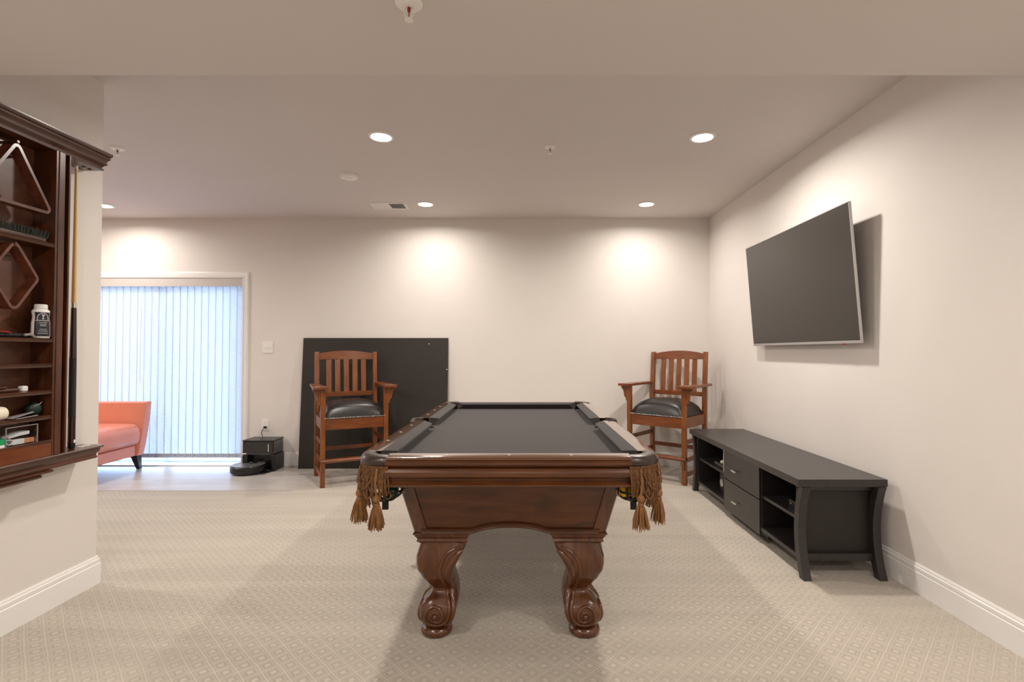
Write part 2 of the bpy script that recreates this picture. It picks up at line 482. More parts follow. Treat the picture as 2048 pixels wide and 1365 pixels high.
t = thing('smoke_detector', 'flat white round smoke detector on the ceiling', 'smoke detector', (-1.458, 4.247, CZ))
MB().lathe([(.001, 0), (.074, 0), (.074, -.012), (.066, -.024), (.001, -.027)], 32).build('housing', M['white'], t)
MB().lathe([(.016, -.026), (.030, -.026), (.030, -.030), (.016, -.030)], 24).build('vent_ring', M['trim'], t)

t = thing('air_vent', 'white rectangular slotted air vent in the ceiling', 'air vent', (-1.35, 5.135, CZ))
f = MB(); vx, vy = .158, .09
f.box(-vx-.02, vx+.02, -vy-.02, -vy+.004, -.006, 0).box(-vx-.02, vx+.02, vy-.004, vy+.02, -.006, 0)
f.box(-vx-.02, -vx+.004, -vy, vy, -.006, 0).box(vx-.004, vx+.02, -vy, vy, -.006, 0).box(-.006, .006, -vy, vy, -.006, 0)
f.build('frame', M['trim'], t, smooth=0)
box('duct', M['dark'], -vx, vx, -vy, vy, -.001, -.0005, t)
for s in (-1, 1):
    lv = MB()
    for i in range(9):
        xx = s*(.014+i*.0165)
        T = Matrix.Translation((xx, 0, -.004)) @ Matrix.Rotation(math.radians(-38 if s < 0 else 38), 4, 'Y')
        lv.box(-.0075, .0075, -vy, vy, -.0006, .0006, T)
    lv.build('louver', M['trim'], t, smooth=0)

def sprinkler(x, y, z, label, r=.040):
    t = thing('fire_sprinkler', label, 'sprinkler', (x, y, z), group='ceiling sprinklers')
    MB().lathe([(.020, 0), (r, 0), (r, -.003), (r*.86, -.008), (.022, -.010)], 28).build('escutcheon', M['white'], t)
    b_ = MB()
    b_.lathe([(.001, -.002), (.012, -.002), (.012, -.014), (.001, -.014)], 16)
    for s in (-1, 1):
        b_.tube([(s*.009, 0, -.012), (s*.013, 0, -.022), (s*.012, 0, -.036), (s*.004, 0, -.044)], .0022, 6)
    b_.lathe([(.001, -.044), (.005, -.044), (.005, -.050), (.013, -.050), (.013, -.052), (.001, -.052)], 16)
    b_.build('sprinkler_frame', M['white'], t)
    MB().lathe([(.001, -.014), (.0048, -.015), (.005, -.026), (.0015, -.030), (.0015, -.044), (.0008, -.044)], 12).build('bulb', M['red'], t)
sprinkler(.191, 3.652, CZ, 'tiny white recessed sprinkler in the ceiling over the pool table')
sprinkler(-2.941, 3.679, CZ, 'small white sprinkler on the ceiling beside the wooden rack crown', .046)
sprinkler(-.338, 1.49, 2.28, 'white sprinkler with a red bulb hanging from the lowered ceiling')

# ------------------------------------------------------------------ wall fittings
t = thing('light_switch', 'white double light switch plate between the door and black board', 'light switch', (-2.812, YB, 1.298))
box('plate', M['white'], -.058, .058, -.007, 0, -.062, .062, t, bevel=.002)
for s in (-1, 1):
    MB().box(s*.024-.006, s*.024+.006, -.016, -.006, -.003, .012).build('toggle', M['white'], t, bevel=.001)
t = thing('power_outlet', 'white wall outlet above the robot vacuum dock, with a plug in', 'outlet', (-2.83, YB, .447))
box('plate', M['white'], -.038, .038, -.006, 0, -.060, .060, t, bevel=.002)
for s in (-1, 1):
    o = MB().prism([(.017*math.cos(a*PI/12), .014*math.sin(a*PI/12)) for a in range(24)], lambda a, b_, q: (a, -q, s*.024+b_), .004, .008).build('socket', M['trim'], t)
    MB().box(-.008, -.006, -.0086, -.0078, s*.024-.001, s*.024+.007).box(.006, .008, -.0086, -.0078, s*.024-.001, s*.024+.007).build('slots', M['dark'], o, smooth=0)

# ------------------------------------------------------------------ pool table
TX, TY = -.058, 3.156
HL, HW, ZT = 1.13, .612, .835
RX = .487; RYC = HL-.125; SP = .062             # end of short rail / long rail corner end / side pocket half gap
pt = thing('pool_table', 'dark wooden pool table with black felt, fringed pockets and scroll feet', 'pool table', (TX, TY, 0))
OUT = [(-.075, 0), (-.012, 0), (-.004, -.003), (0, -.009), (0, -.012), (-.004, -.0125)]
AP = [(-.06, -.0125), (-.004, -.0125), (-.001, -.016), (.006, -.022), (.007, -.029), (.001, -.037), (-.010, -.041), (-.012, -.045),
      (-.003, -.047), (.003, -.053), (.006, -.062), (.006, -.070), (.003, -.078), (-.005, -.084), (-.012, -.090), (-.014, -.099),
      (-.010, -.103), (.000, -.105), (.005, -.109), (.005, -.114), (.001, -.119), (-.06, -.119)]
CU = [(-.074, -.0005), (-.090, -.001), (-.128, -.009), (-.131, -.013), (-.127, -.018), (-.100, -.052), (-.076, -.052)]
def along(side, sgn, a0, a1, prof, name, m, parent, mit=0, smooth=30):
    rings = []
    for k, a in enumerate((a0, a1)):
        ring = []
        for o_, z in prof:
            inset = max(0, -o_-.07)*mit*(1 if k == 0 else -1)
            if side == 'y': ring.append((a+inset, sgn*(HL+o_), ZT+z))
            else: ring.append((sgn*(HW+o_), a+inset, ZT+z))
        rings.append(ring)
    return MB().loft(rings).build(name, m, parent, smooth=smooth)
segs = [('y', -1, -RX, RX), ('y', 1, -RX, RX)]
for s in (-1, 1): segs += [('x', s, -RYC, -SP), ('x', s, SP, RYC)]
for side, s, a0, a1 in segs:
    r = along(side, s, a0, a1, OUT, 'rail', M['railwood_lit'], pt)
    along(side, s, a0, a1, CU, 'cushion', M['felt'], r, mit=.9)
    ds = [-.25, 0, .25] if side == 'y' else [d*(1 if a0 > 0 else -1) for d in (.25, .5, .75)]
    for d in ds:
        sz = .008
        pts = [(0, sz), (sz*.7, 0), (0, -sz), (-sz*.7, 0)]
        if side == 'y': f_ = lambda a, b_, q: (d+a, s*(HL-.042)+b_*1, ZT+q)
        else: f_ = lambda a, b_, q: (s*(HW-.036)+b_*1, d+a, ZT+q)
        MB().prism(pts, f_, -.001, .0008).build('sight', M['pearl'], r, smooth=0)
for side, s, a0, a1 in segs[:2]: along(side, s, a0, a1, AP, 'apron', M['tablewood'], pt)
for s in (-1, 1): along('x', s, -RYC, RYC, AP, 'apron', M['tablewood_s'], pt)
# bed with pocket cut-outs
bx, by = HW-.092, HL-.092
def arc(cx, cy, r, a0, a1, n=8): return [(cx+r*math.cos(math.radians(a0+(a1-a0)*i/n)), cy+r*math.sin(math.radians(a0+(a1-a0)*i/n))) for i in range(n+1)]
poly = []
poly += arc(bx, by, .052, -90, -180)[0:] if False else []
poly += arc(bx, -by, .055, 180, 90)
poly += arc(bx+.02, 0, .05, 245, 115)
poly += arc(bx, by, .055, 270, 180)
poly += arc(-bx, by, .055, 0, -90)
poly += arc(-bx-.02, 0, .05, 65, -65)
poly += arc(-bx, -by, .055, 90, 0)
MB().prism(poly, lambda a, b_, q: (a, b_, q), ZT-.075, ZT-.050).build('playing_bed', M['felt'], pt, smooth=0)
box('slate_frame', M['blackmatt'], -.46, .46, -.98, .98, ZT-.12, ZT-.076, pt)
# cabinet body: tapered box with arched lower edge
def body_hw(z): t = (z-.455)/(.72-.455); return .408+t*(.474-.408)
def arch(x, zf, rise, half=.175, sh=.03):
    ax = abs(x)
    if ax >= half: return zf
    t = (half-ax)/half
    return zf+rise*(1-(1-t)**2.2)
def side_panel(axis, s):
    """front/back panel (axis y) or long side panel (axis x)"""
    zt_, zf = .72, .462
    n = 48
    def P(u, z, off=0):
        hx = body_hw(z)
        hy = hx+.51
        if axis == 'y': return (u*hx, s*(hy-.004+off), z)
        return (s*(hx-.004+off), u*hy, z)
    half = .175 if axis == 'y' else .55
    L_ = .44 if axis == 'y' else .95
    m_ = MB(); fr = []; bk = []
    us = [-1+2*i/n for i in range(n+1)]
    # insert corner samples at arch ends
    rings_o, rings_i = [], []
    for u in us:
        zb = arch(u*L_, zf, .028, half)
        rings_o.append([P(u, zb), P(u, zb+(zt_-zb)*.5), P(u, zt_), P(u, zt_, -.03), P(u, zb, -.03)])
    m_.loft(rings_o)
    o = m_.build('cabinet_panel', M['tablewood'] if axis == 'y' else M['tablewood_s'], pt)
    # lower moulding that follows the arch
    prof = [(0, 0), (.010, .001), (.012, .005), (.008, .010), (.008, .014), (.012, .018), (.012, .022), (.004, .027), (0, .028)]
    rr = []
    for u in us:
        uu = u*.93
        zb = arch(uu*L_, zf-.001, .028, half)
        rr.append([P(uu, zb+z, a-.001) for a, z in prof])
    MB().loft(rr).build('moulding', M['tablewood'] if axis == 'y' else M['tablewood_s'], o)
for s in (-1, 1): side_panel('y', s); side_panel('x', s)
for sx in (-1, 1):
    for sy in (-1, 1):
        m_ = MB(); rr = []
        for z in (.46, .59, .72):
            h = body_hw(z); y = h+.51
            q = [(h-.055, y+.004), (h-.004, y+.004), (h+.004, y-.004), (h+.004, y-.055), (h-.05, y-.055)]
            rr.append([(sx*a, sy*b_, z) for a, b_ in q])
        m_.loft(rr).build('corner_post', M['legwood'], pt, smooth=50)
# legs
LP = [(.418, .395, .192), (.400, .401, .193), (.380, .407, .201), (.355, .413, .228), (.327, .412, .246), (.300, .408, .251), (.262, .390, .251),
      (.230, .369, .244), (.202, .351, .237), (.190, .349, .235), (.176, .360, .233), (.160, .378, .232), (.140, .393, .234), (.118, .401, .237), (.095, .402, .244), (.075, .396, .252), (.055, .386, .266), (.040, .372, .286)]
def leg_off(z): return lerp_tab(LP, z)
def make_leg(sx, sy):
    m_ = MB(); rings = []
    N_ = 44
    for i in range(N_+1):
        z = .040+(.418-.040)*i/N_
        o_, i_ = leg_off(z)
        c = (o_+i_)/2; h = (o_-i_)/2
        e = .34 if z > .2 else .40
        ring = []
        for k in range(32):
            t = 2*PI*k/32+PI/32
            cx = math.copysign(abs(math.cos(t))**e, math.cos(t)); cy = math.copysign(abs(math.sin(t))**e, math.sin(t))
            ring.append((sx*(c+h*cx), sy*(c+h*cy+.51), z))
        rings.append(ring)
    m_.loft(rings)
    # foot pad
    m_.lathe([(.010, 0), (.060, 0), (.068, .006), (.070, .018), (.066, .030), (.052, .040), (.03, .046)], 28, c=(sx*.329, sy*.839, 0))
    # carved scrolls on the outer faces
    G = [(.216, .398), (.250, .388), (.284, .362), (.303, .305), (.295, .243), (.281, .190), (.268, .150), (.265, .112), (.283, .073), (.322, .054),
         (.357, .066), (.368, .095), (.357, .127), (.331, .139), (.306, .128), (.294, .102), (.303, .079), (.324, .071), (.342, .084), (.343, .105), (.328, .117), (.315, .108), (.314, .096)]
    RB = [(.206, .386, .006), (.228, .368, .014), (.250, .338, .018), (.268, .300, .019), (.271, .250, .016), (.261, .200, .013), (.251, .155, .012), (.249, .115, .011), (.262, .075, .009), (.285, .052, .005)]
    for face in (0, 1):
        def P(a, z, out=0):
            o_, i_ = leg_off(z)
            if face == 0: return (sx*a, sy*(o_+.51-.001+out), z)
            return (sx*(o_-.001+out), sy*(a+.51), z)
        pp = smooth_path([P(a, z) for a, z in G], 6); n_ = len(pp)
        m_.tube(pp, [  .0045+.0040*min(1, 6*i/n_)-(.0035*max(0, (i/n_-.6)/.4)) for i in range(n_)], 8)
        pp = smooth_path([P(a, z, -r*.62) for a, z, r in RB], 6)
        rs = smooth_path([(r, 0, 0) for a, z, r in RB], 6)
        m_.tube(pp, [v.x for v in rs], 12)
        m_.sphere(P(.328, .096, -.004), .013, 14, 8)
    return m_
for sx in (-1, 1):
    for sy in (-1, 1):
        lg = make_leg(sx, sy).build('leg', M['legwood'], pt, smooth=60)
        # stepped plinth on top of the leg
        pl = MB()
        lay = [(.466, .418, .173), (.461, .421, .171), (.458, .418, .175), (.454, .412, .180), (.450, .413, .179), (.446, .409, .184), (.436, .403, .188), (.428, .406, .184), (.424, .405, .186), (.420, .398, .190), (.414, .393, .194)]
        rr = []
        for z, o_, i_ in lay:
            rr.append([(sx*o_, sy*(o_+.51), z), (sx*i_, sy*(o_+.51), z), (sx*i_, sy*(i_+.51), z), (sx*o_, sy*(i_+.51), z)])
        pl.loft(rr).build('leg_block', M['legwood'], lg, smooth=20)

# pockets
def twisted(mb, p, r, n=None, tw=.0075):
    """a cord: two strands wound round each other"""
    pts = smooth_path(p, 5); L_ = 0; acc = [0]
    for a, b_ in zip(pts, pts[1:]): L_ += (b_-a).length; acc.append(L_)
    rs = [r*(1+.28*math.sin(2*PI*q/tw)) for q in acc]
    # resample so that the twist shows
    M_ = max(8, int(L_/(tw/3)))
    out = []
    for i in range(M_+1):
        d = L_*i/M_; j = 0
        while j < len(acc)-2 and acc[j+1] < d: j += 1
        t = (d-acc[j])/max(1e-6, acc[j+1]-acc[j])
        out.append(pts[j].lerp(pts[j+1], min(1, t)))
    rs = [r*(1+.20*math.sin(2*PI*(L_*i/M_)/tw)) for i in range(M_+1)]
    mb.tube(out, rs, 5)
def make_tassel(mb, top, L_=.118, r=.030, sway=0):
    x, y, z = top
    mb.sphere((x, y, z), .016, 12, 8, sq=(1, 1, 1.05))
    mb.lathe([(.010, -.016), (.013, -.019), (.013, -.023), (.010, -.026)], 12, c=(x, y, z))
    for k in range(80):
        a = random.uniform(0, 2*PI); q = math.sqrt(random.random())
        dx, dy = math.cos(a)*q, math.sin(a)*q
        l = L_*random.uniform(.88, 1.04)
        pts = [(x+dx*.006, y+dy*.006, z-.012), (x+dx*r*.65+sway*.3*.01, y+dy*r*.65, z-.012-l*.35),
               (x+dx*r*.95+sway*.01, y+dy*r*.95, z-.012-l*.72), (x+dx*r*1.05*random.uniform(.9, 1.15)+sway*.02, y+dy*r*1.05, z-.012-l)]
        mb.tube(pts, [.0018, .0026, .0026, .0014], 4)
def corner_pocket(sx, sy, detail=True):
    cx, cy = RX, RYC
    def A(deg, r, z):   # deg 0 = towards the short end, 90 = towards the long side
        a = math.radians(deg)
        return Vector((sx*(cx+r*math.sin(a)), sy*(cy+r*math.cos(a)), z))
    # leather iron: rounded collar
    rr = []
    n = 20
    for i in range(n+1):
        d = -3+96*i/n
        bul = .006*math.sin(PI*i/n)
        prof = [(.066, ZT-.006), (.074, ZT+.001), (.095, ZT+.0035), (.112, ZT+.001), (.122, ZT-.006), (.127+bul, ZT-.018), (.127+bul, ZT-.030), (.122+bul, ZT-.038), (.112, ZT-.040), (.066, ZT-.040)]
        rr.append([A(d, a, z) for a, z in prof])
    pk = MB().loft(rr).build('pocket', M['pocketleather'], pt, smooth=40)
    # dark backing added behind the fringe, standing in for shade between cords
    rr = []
    for i in range(n+1):
        d = 0+90*i/n
        rr.append([A(d, a, z) for a, z in [(.098, ZT-.040), (.102, ZT-.040), (.098, ZT-.12), (.094, ZT-.12)]])
    MB().loft(rr).build('fringe_backing', M['strap'], pk)
    # leather strap basket
    bs = MB(); hc = A(45, .035, 0)
    for k in range(8):
        a = 2*PI*k/8+.2
        ex, ey = math.cos(a), math.sin(a)
        pts = [(hc.x+ex*.070, hc.y+ey*.070, ZT-.04), (hc.x+ex*.074, hc.y+ey*.074, ZT-.11), (hc.x+ex*.066, hc.y+ey*.066, ZT-.165), (hc.x+ex*.035, hc.y+ey*.035, ZT-.19), (hc.x, hc.y, ZT-.195)]
        bs.tube(smooth_path(pts, 4), .0055, 6)
    for zz, r_ in ((.120, .074), (.155, .069), (.180, .048)):
        bs.tube([(hc.x+r_*math.cos(a*PI/10), hc.y+r_*math.sin(a*PI/10), ZT-zz) for a in range(21)], .0045, 6)
    bs.box(hc.x-.012, hc.x+.012, hc.y-.006, hc.y+.006, ZT-.235, ZT-.19)
    b0 = bs.build('basket', M['strap'], pk)
    for k in range(4):
        br_ = MB()
        a = 2*PI*k/4+.4
        br_.tube([(hc.x+.074*math.cos(a)+.011*math.cos(q*PI/6)*-math.sin(a), hc.y+.074*math.sin(a)+.011*math.cos(q*PI/6)*math.cos(a), ZT-.160+.013*math.sin(q*PI/6)) for q in range(13)], .0018, 5)
        br_.build('brass_ring', M['brass'], b0)
    if not detail: pass
    # fringe: cords from the collar, swagged and knotted
    fm = MB()
    nk = 62
    for k in range(nk):
        d = -4+98*k/(nk-1)
        r0 = .124; z0 = ZT-.038
        hang = .105+.055*math.sin(PI*k/(nk-1))+random.uniform(-.010, .010)
        sw = random.uniform(-4, 4)
        bw = random.uniform(.004, .014)
        twisted(fm, [A(d, r0, z0), A(d+sw*.3, r0+bw*.8, z0-hang*.35), A(d+sw*.8, r0+bw, z0-hang*.7), A(d+sw, r0-.004, z0-hang)], .0032)
    for (d0, d1, dip, off) in ((2, 40, .10, .012), (8, 52, .125, .015), (30, 80, .105, .014), (44, 92, .12, .016), (14, 66, .09, .018), (50, 88, .075, .018)):
        pts = []
        for i in range(9):
            t = i/8
            pts.append(A(d0+(d1-d0)*t, .124+off*math.sin(PI*t)**.5, ZT-.040-dip*math.sin(PI*t)))
        twisted(fm, pts, .0042)
    for k in range(26):   # braided heading
        d = -3+96*k/25
        p = A(d, .127, ZT-.042)
        fm.sphere(p, .0052, 8, 6)
    fm.build('fringe', M['fringe'], pk)
    for d, z in ((13, ZT-.163), (60, ZT-.156)):
        tm = MB(); top = A(d, .136, z)
        make_tassel(tm, top, .106, .032)
        twisted(tm, [A(d, .132, ZT-.045), A(d+2, .139, ZT-.10), top+Vector((0, 0, .014))], .0046)
        tm.build('tassel', M['tassel'], pk)
    return hc
HC = {}
for sx in (-1, 1):
    for sy in (-1, 1): HC[(sx, sy)] = corner_pocket(sx, sy)
for s in (-1, 1):
    rr = []
    for i in range(17):
        a = math.radians(-90+180*i/16)
        rr.append([(s*(HW-.045+r_*math.cos(a)), (r_+.002)*math.sin(a), ZT+z) for r_, z in [(.046, -.006), (.050, .003), (.060, .004), (.066, -.004), (.068, -.03), (.050, -.035)]])
    pk = MB().loft(rr).build('pocket', M['pocketleather'], pt)
    fm = MB()
    for k in range(18):
        a = math.radians(-85+170*k/17)
        x0, y0 = s*(HW-.045+.069*math.cos(a)), .069*math.sin(a)
        hang = .11+random.uniform(-.01, .01)
        twisted(fm, [(x0, y0, ZT-.03), (x0+s*.008, y0, ZT-.03-hang*.5), (x0, y0, ZT-.03-hang)], .0042)
    fm.build('fringe', M['fringe'], pk)
    for y in (-.05, .05):
        tm = MB(); make_tassel(tm, (s*(HW+.022), y, ZT-.16)); tm.build('tassel', M['tassel'], pk)
# balls lying in the near pockets
def ball(p, name, m_, label, stripe=None):
    o = MB().sphere((0, 0, 0), .0285, 24, 16).build(name, m_, None, smooth=60)
    o.location = p; tag(o, label, 'ball', 'balls in the pool table pockets')
    if stripe:
        MB().sphere((0, 0, 0), .0288, 24, 16, sq=(1, 1, 1)).v
        sb = MB().lathe([(math.sqrt(.0289**2-z*z), z) for z in [-.014+.0028*i for i in range(11)]], 24)
        sb.build('stripe', stripe, o, rot=(.5, .6, 0))
    return o
yl = mat('yellow_ball', rgb(235, 180, 30), .12, coat=.5); rd = mat('red_ball', rgb(190, 40, 25), .12, coat=.5)
bk = mat('black_ball', rgb(18, 18, 20), .1, coat=.5); gn = mat('green_ball', rgb(18, 60, 38), .12, coat=.5); wh = mat('ivory_ball', rgb(238, 228, 205), .12, coat=.5)
h = HC[(1, -1)]; bz = ZT-.155
def wp(h, dx, dy, z): return (TX+h.x+dx, TY+h.y+dy, z)
ball(wp(h, -.034, -.012, bz), 'yellow_ball', yl, 'yellow ball in the right front pocket, leftmost behind the tassels')
ball(wp(h, .012, -.034, bz+.002), 'eight_ball', bk, 'black ball in the right front pocket basket')
ball(wp(h, .035, .012, bz), 'striped_ball', wh, 'ivory and red striped ball in the right front pocket', rd)
h = HC[(-1, -1)]
ball(wp(h, .030, -.020, bz), 'green_ball', gn, 'dark green ball in the left front pocket basket')

# ------------------------------------------------------------------ spectator chairs
def make_chair(label, loc, rz):
    t = thing('spectator_chair', label, 'chair', loc, rz, 'raised wooden spectator chairs')
    w_, f_, b_ = .287, -.245, .245; h = .021
    vm, hm = M['chairwood'], M['chairwood_h']
    for s in (-1, 1):   # front legs
        box('leg', vm, s*w_-h, s*w_+h, f_-h, f_+h, 0, .905, t, bevel=.004)
    for s in (-1, 1):   # back legs, raked above the seat
        m_ = MB()
        rr = []
        for z, y in ((0, b_+.02), (.3, b_), (.62, b_), (.9, b_+.012), (1.25, b_+.045)):
            rr.append([(s*w_-h, y-h, z), (s*w_+h, y-h, z), (s*w_+h, y+h, z), (s*w_-h, y+h, z)])
        m_.loft(rr).build('leg', vm, t, bevel=.004)
    # aprons
    box('seat_rail', hm, -w_+h, w_-h, f_-.014, f_+.012,   .524, .622, t, bevel=.003)
    box('seat_rail', hm, -w_+h, w_-h, b_-.012, b_+.012,   .524, .622, t, bevel=.003)
    for s in (-1, 1):
        box('seat_rail', M['chairwood'], s*w_-.013, s*w_+.013, f_+h, b_-h,   .524, .622, t, bevel=.003)
        box('stretcher', vm, s*w_-.010, s*w_+.010, f_+h, b_-h, .375, .415, t, bevel=.003)
        box('stretcher', vm, s*w_-.010, s*w_+.010, f_+h, b_-h, .205, .245, t, bevel=.003)
        box('stretcher', vm, s*w_-.010, s*w_+.010, f_+h, b_-h+.01, .070, .110, t, bevel=.003)
    box('stretcher', hm, -w_+h, w_-h, b_-.010, b_+.010, .250, .290, t, bevel=.003)
    # foot rest: wide plank bowed at its lower edge, on brackets
    m_ = MB(); rr = []
    for i in range(13):
        u = -1+2*i/12
        x = u*(w_+h); bow = .012*(1-u*u)
        rr.append([(x, f_-.045-bow*.6, .232), (x, f_-.050-bow*.6, .244), (x, f_-.040, .256), (x, f_+.020, .256), (x, f_+.020, .232), (x, f_-.030, .222)])
    m_.loft(rr).build('foot_rest', hm, t)
    for s in (-1, 1):
        pr = [(0, .231), (-.040, .231), (-.032, .20), (-.014, .175), (-.012, .150), (0, .135)]
        MB().prism(pr, lambda a, z, q: (s*w_+q, f_-h+a, z), -.012, .012).build('bracket', vm, t)
    # back: bowed crest, lower rail, five slats
    yb = lambda z: b_+.012+max(0, (z-.9))*.094
    m_ = MB(); rr = []
    for i in range(17):
        u = -1+2*i/16; x = u*(w_-h); top = 1.232+.030*(1-u*u); bot = 1.172
        bow = .018*(1-u*u)
        rr.append([(x, yb(bot)-.011+bow, bot), (x, yb(top)-.011+bow, top), (x, yb(top)+.011+bow, top), (x, yb(bot)+.011+bow, bot)])
    m_.loft(rr).build('crest_rail', hm, t)
    rr = []
    for i in range(17):
        u = -1+2*i/16; x = u*(w_-h); bow = .014*(1-u*u)
        rr.append([(x, yb(.8)-.011+bow, .795), (x, yb(.84)-.011+bow, .840), (x, yb(.84)+.011+bow, .840), (x, yb(.8)+.011+bow, .795)])
    MB().loft(rr).build('back_rail', hm, t)
    for k in range(5):
        x = -.172+.086*k*1.0; u = x/w_; bow = .015*(1-u*u)
        MB().loft([[(x-.025, yb(z)-.006+bow, z), (x+.025, yb(z)-.006+bow, z), (x+.025, yb(z)+.006+bow, z), (x-.025, yb(z)+.006+bow, z)] for z in (.835, 1.0, 1.18)]).build('slat', vm, t)
    # arms with a cup ring, on corbels
    for s in (-1, 1):
        pl = [(w_-.030, f_-.075), (w_+.090, f_-.075), (w_+.102, f_-.040), (w_+.086, f_+.12), (w_+.066, b_+.04), (w_+.022, b_+.04), (w_+.022, b_-.02), (w_-.012, b_-.02), (w_-.022, f_+.12)]
        ar = MB().prism([(s*a, y) for a, y in pl], lambda a, y, q: (a, y, q), .905, .930).build('arm', hm, t, bevel=.004)
        pr = [(0, .904), (.072, .904), (.068, .885), (.048, .862), (.040, .835), (.036, .800), (.018, .782), (.016, .76), (0, .745)]
        MB().prism(pr, lambda a, z, q: (s*(w_+h-.002+a), f_+q, z), -.014, .014).build('corbel', vm, ar)
        ci = MB().lathe([(.016, 0), (.022, 0), (.022, .003), (.016, .004)], 20, c=(s*(w_+.040), f_-.022, .9295))
        ci.lathe([(.005, 0), (.008, 0), (.008, .003), (.001, .003)], 12, c=(s*(w_-.005), f_-.040, .9295))
        ci.build('cue_rest', M['nail'], ar)
    # domed leather seat
    m_ = MB(); n = 22; rr = []
    hx, hy = w_-.006, .232
    for j in range(n+1):
        v_ = -1+2*j/n; row = []
        for i in range(n+1):
            u = -1+2*i/n
            q = (1-abs(u)**3.2)*(1-abs(v_)**3.2)
            z = .634+.150*max(0, q)**.42
            row.append((u*hx, -.004+v_*hy, z))
        rr.append(row)
    base = len(m_.v)
    for row in rr: m_.v += row
    for j in range(n):
        for i in range(n):
            a = j*(n+1)+i; m_.f.append((a, a+1, a+n+2, a+n+1))
    m_.box(-hx, hx, -.004-hy, -.004+hy, .620, .6325)
    se = m_.build('seat', M['leather'], t, smooth=60)
    nm = MB(); k = 0; x = -hx+.006
    while x < hx: nm.sphere((x, -.262, .632), .0056, 8, 6); x += .0135
    nm.build('nailhead_trim', M['nail'], se)
    box('welt', M['leather'], -hx, hx, -.261, -.004-hy+.01, .622, .642, se, bevel=.003)
    return t
LTH = math.radians(28); RTH = math.radians(-41)
def chair_loc(px, py, th, sx):
    # from the foot of the front leg on side sx to the chair's centre
    v = Matrix.Rotation(th, 2) @ Vector((sx*.287, -.245))
    return (px-v.x, py-v.y, 0)
ch1 = make_chair('tall wooden armchair with black leather seat standing before the black board', chair_loc(-1.850, 4.735, LTH, -1), LTH)
dup(ch1, chair_loc(1.508, 4.82, RTH, 1), RTH, 'tall wooden armchair with black leather seat in the right corner by the console')

# ------------------------------------------------------------------ black board against the wall
bd = thing('black_board', 'large black rectangular board leaning on the back wall behind the left chair', 'board', (-1.61, 5.50, 0))
Lb = 1.405
ang = math.atan2(.108, Lb)
T = Matrix.Rotation(-ang, 4, 'X')
pb = MB().box(-.80, .785, 0, .018, 0, Lb, T).build('panel', M['board'], bd, smooth=0)
sm = MB()
for x_, z_ in ((-.645, 1.13), (.775, 1.06), (.575, 1.34)):
    sm.sphere((x_, -.001, z_), .006, 8, 6, T=T)
sm.build('screw_holes', M['pearl'], pb)

# ------------------------------------------------------------------ television on its wall mount
tvY0, tvY1 = 3.003, 4.40; tvH = .838
tv = thing('television', 'large flat television tilted down on the right wall', 'television', (1.982, (tvY0+tvY1)/2, 1.302))
hh = (tvY1-tvY0)/2
TT = Matrix.Rotation(-math.radians(4.3), 4, 'Y')
MB().box(0, .012, -hh, hh, 0, tvH, TT).build('panel_body', M['black'], tv, bevel=.002)
MB().box(.012, .042, -hh*.72, hh*.72, .06, .50, TT).build('back_cover', M['blackmatt'], tv, bevel=.006)
MB().box(-.0015, .0, -hh+.006, hh-.006, .018, tvH-.006, TT).build('screen', M['screen'], tv, smooth=0)
bz_ = MB()
bz_.box(-.004, .012, -hh-.001, hh+.001, -.002, .016, TT)
bz_.build('bottom_bezel', M['silver'], tv, bevel=.002)
MB().box(-.003, .012, -hh-.003, -hh+.004, 0, tvH, TT).box(-.003, .012, hh-.004, hh+.003, 0, tvH, TT).box(-.003, .012, -hh, hh, tvH-.004, tvH+.002, TT).build('side_bezel', M['silver'], tv, bevel=.001)
MB().box(-.004, .006, -.545, -.520, -.008, -.001, TT).build('sensor', M['led'], tv)
MB().box(.030, .062, -.33, -.28, .10, .42, TT).box(.030, .062, .28, .33, .10, .42, TT).box(.043, .066, -.42, .42, .20, .32).build('wall_bracket', M['blackmatt'], tv, smooth=0)

# ------------------------------------------------------------------ media console
cn = thing('media_console', 'long low black console with two drawers along the right wall', 'console', (0, 0, 0))
cn.location = (1.77, 3.73, 0)
ox, oy = -1.77, -3.73
def cb(name, m, x0, x1, y0, y1, z0, z1, parent=cn, bevel=.002): return box(name, m, x0+ox, x1+ox, y0+oy, y1+oy, z0, z1, parent, bevel)
cb('top', M['espresso'], 1.506, 1.995, 2.818, 4.665, .508, .550, bevel=.003)
Y0c, Y1c = 2.86, 4.62
def cleg(x0, s):
    ye = Y0c if s < 0 else Y1c
    m_ = MB(); rr = []
    for i in range(15):
        z = .508*i/14
        q = 1-4.4*(i/14-.50)**2
        off = .048*max(-.4, min(1, q))          # pulled in at mid height
        y = ye - s*off + s*.02
        w2 = .024
        rr.append([(x0+ox, y-w2+oy, z), (x0+.044+ox, y-w2+oy, z), (x0+.044+ox, y+w2+oy, z), (x0+ox, y+w2+oy, z)])
    return m_.loft(rr).build('leg', M['espresso'], cn, bevel=.002)
for s in (-1, 1):
    for x0 in (1.526, 1.941): cleg(x0, s)
for s in (-1, 1):
    yy = Y0c+.055 if s < 0 else Y1c-.055
    cb('end_panel', M['espresso_in'], 1.545, 1.97, yy-.008, yy+.008, .10, .508)
    cb('end_rail', M['espresso'], 1.55, 1.96, yy-.03+(.012*s), yy-.005+(.012*s)+.01, .085, .125)
    cb('end_rail', M['espresso'], 1.55, 1.96, yy-.03+(.012*s), yy-.005+(.012*s)+.01, .475, .508)
cb('bottom_board', M['espresso'], 1.548, 1.955, 2.90, 4.58, .082, .104)
cb('back_panel', M['espresso_in'], 1.955, 1.965, 2.90, 4.58, .104, .508)
for y in (3.375, 3.955): cb('divider', M['espresso'], 1.556, 1.955, y-.009, y+.009, .104, .508)
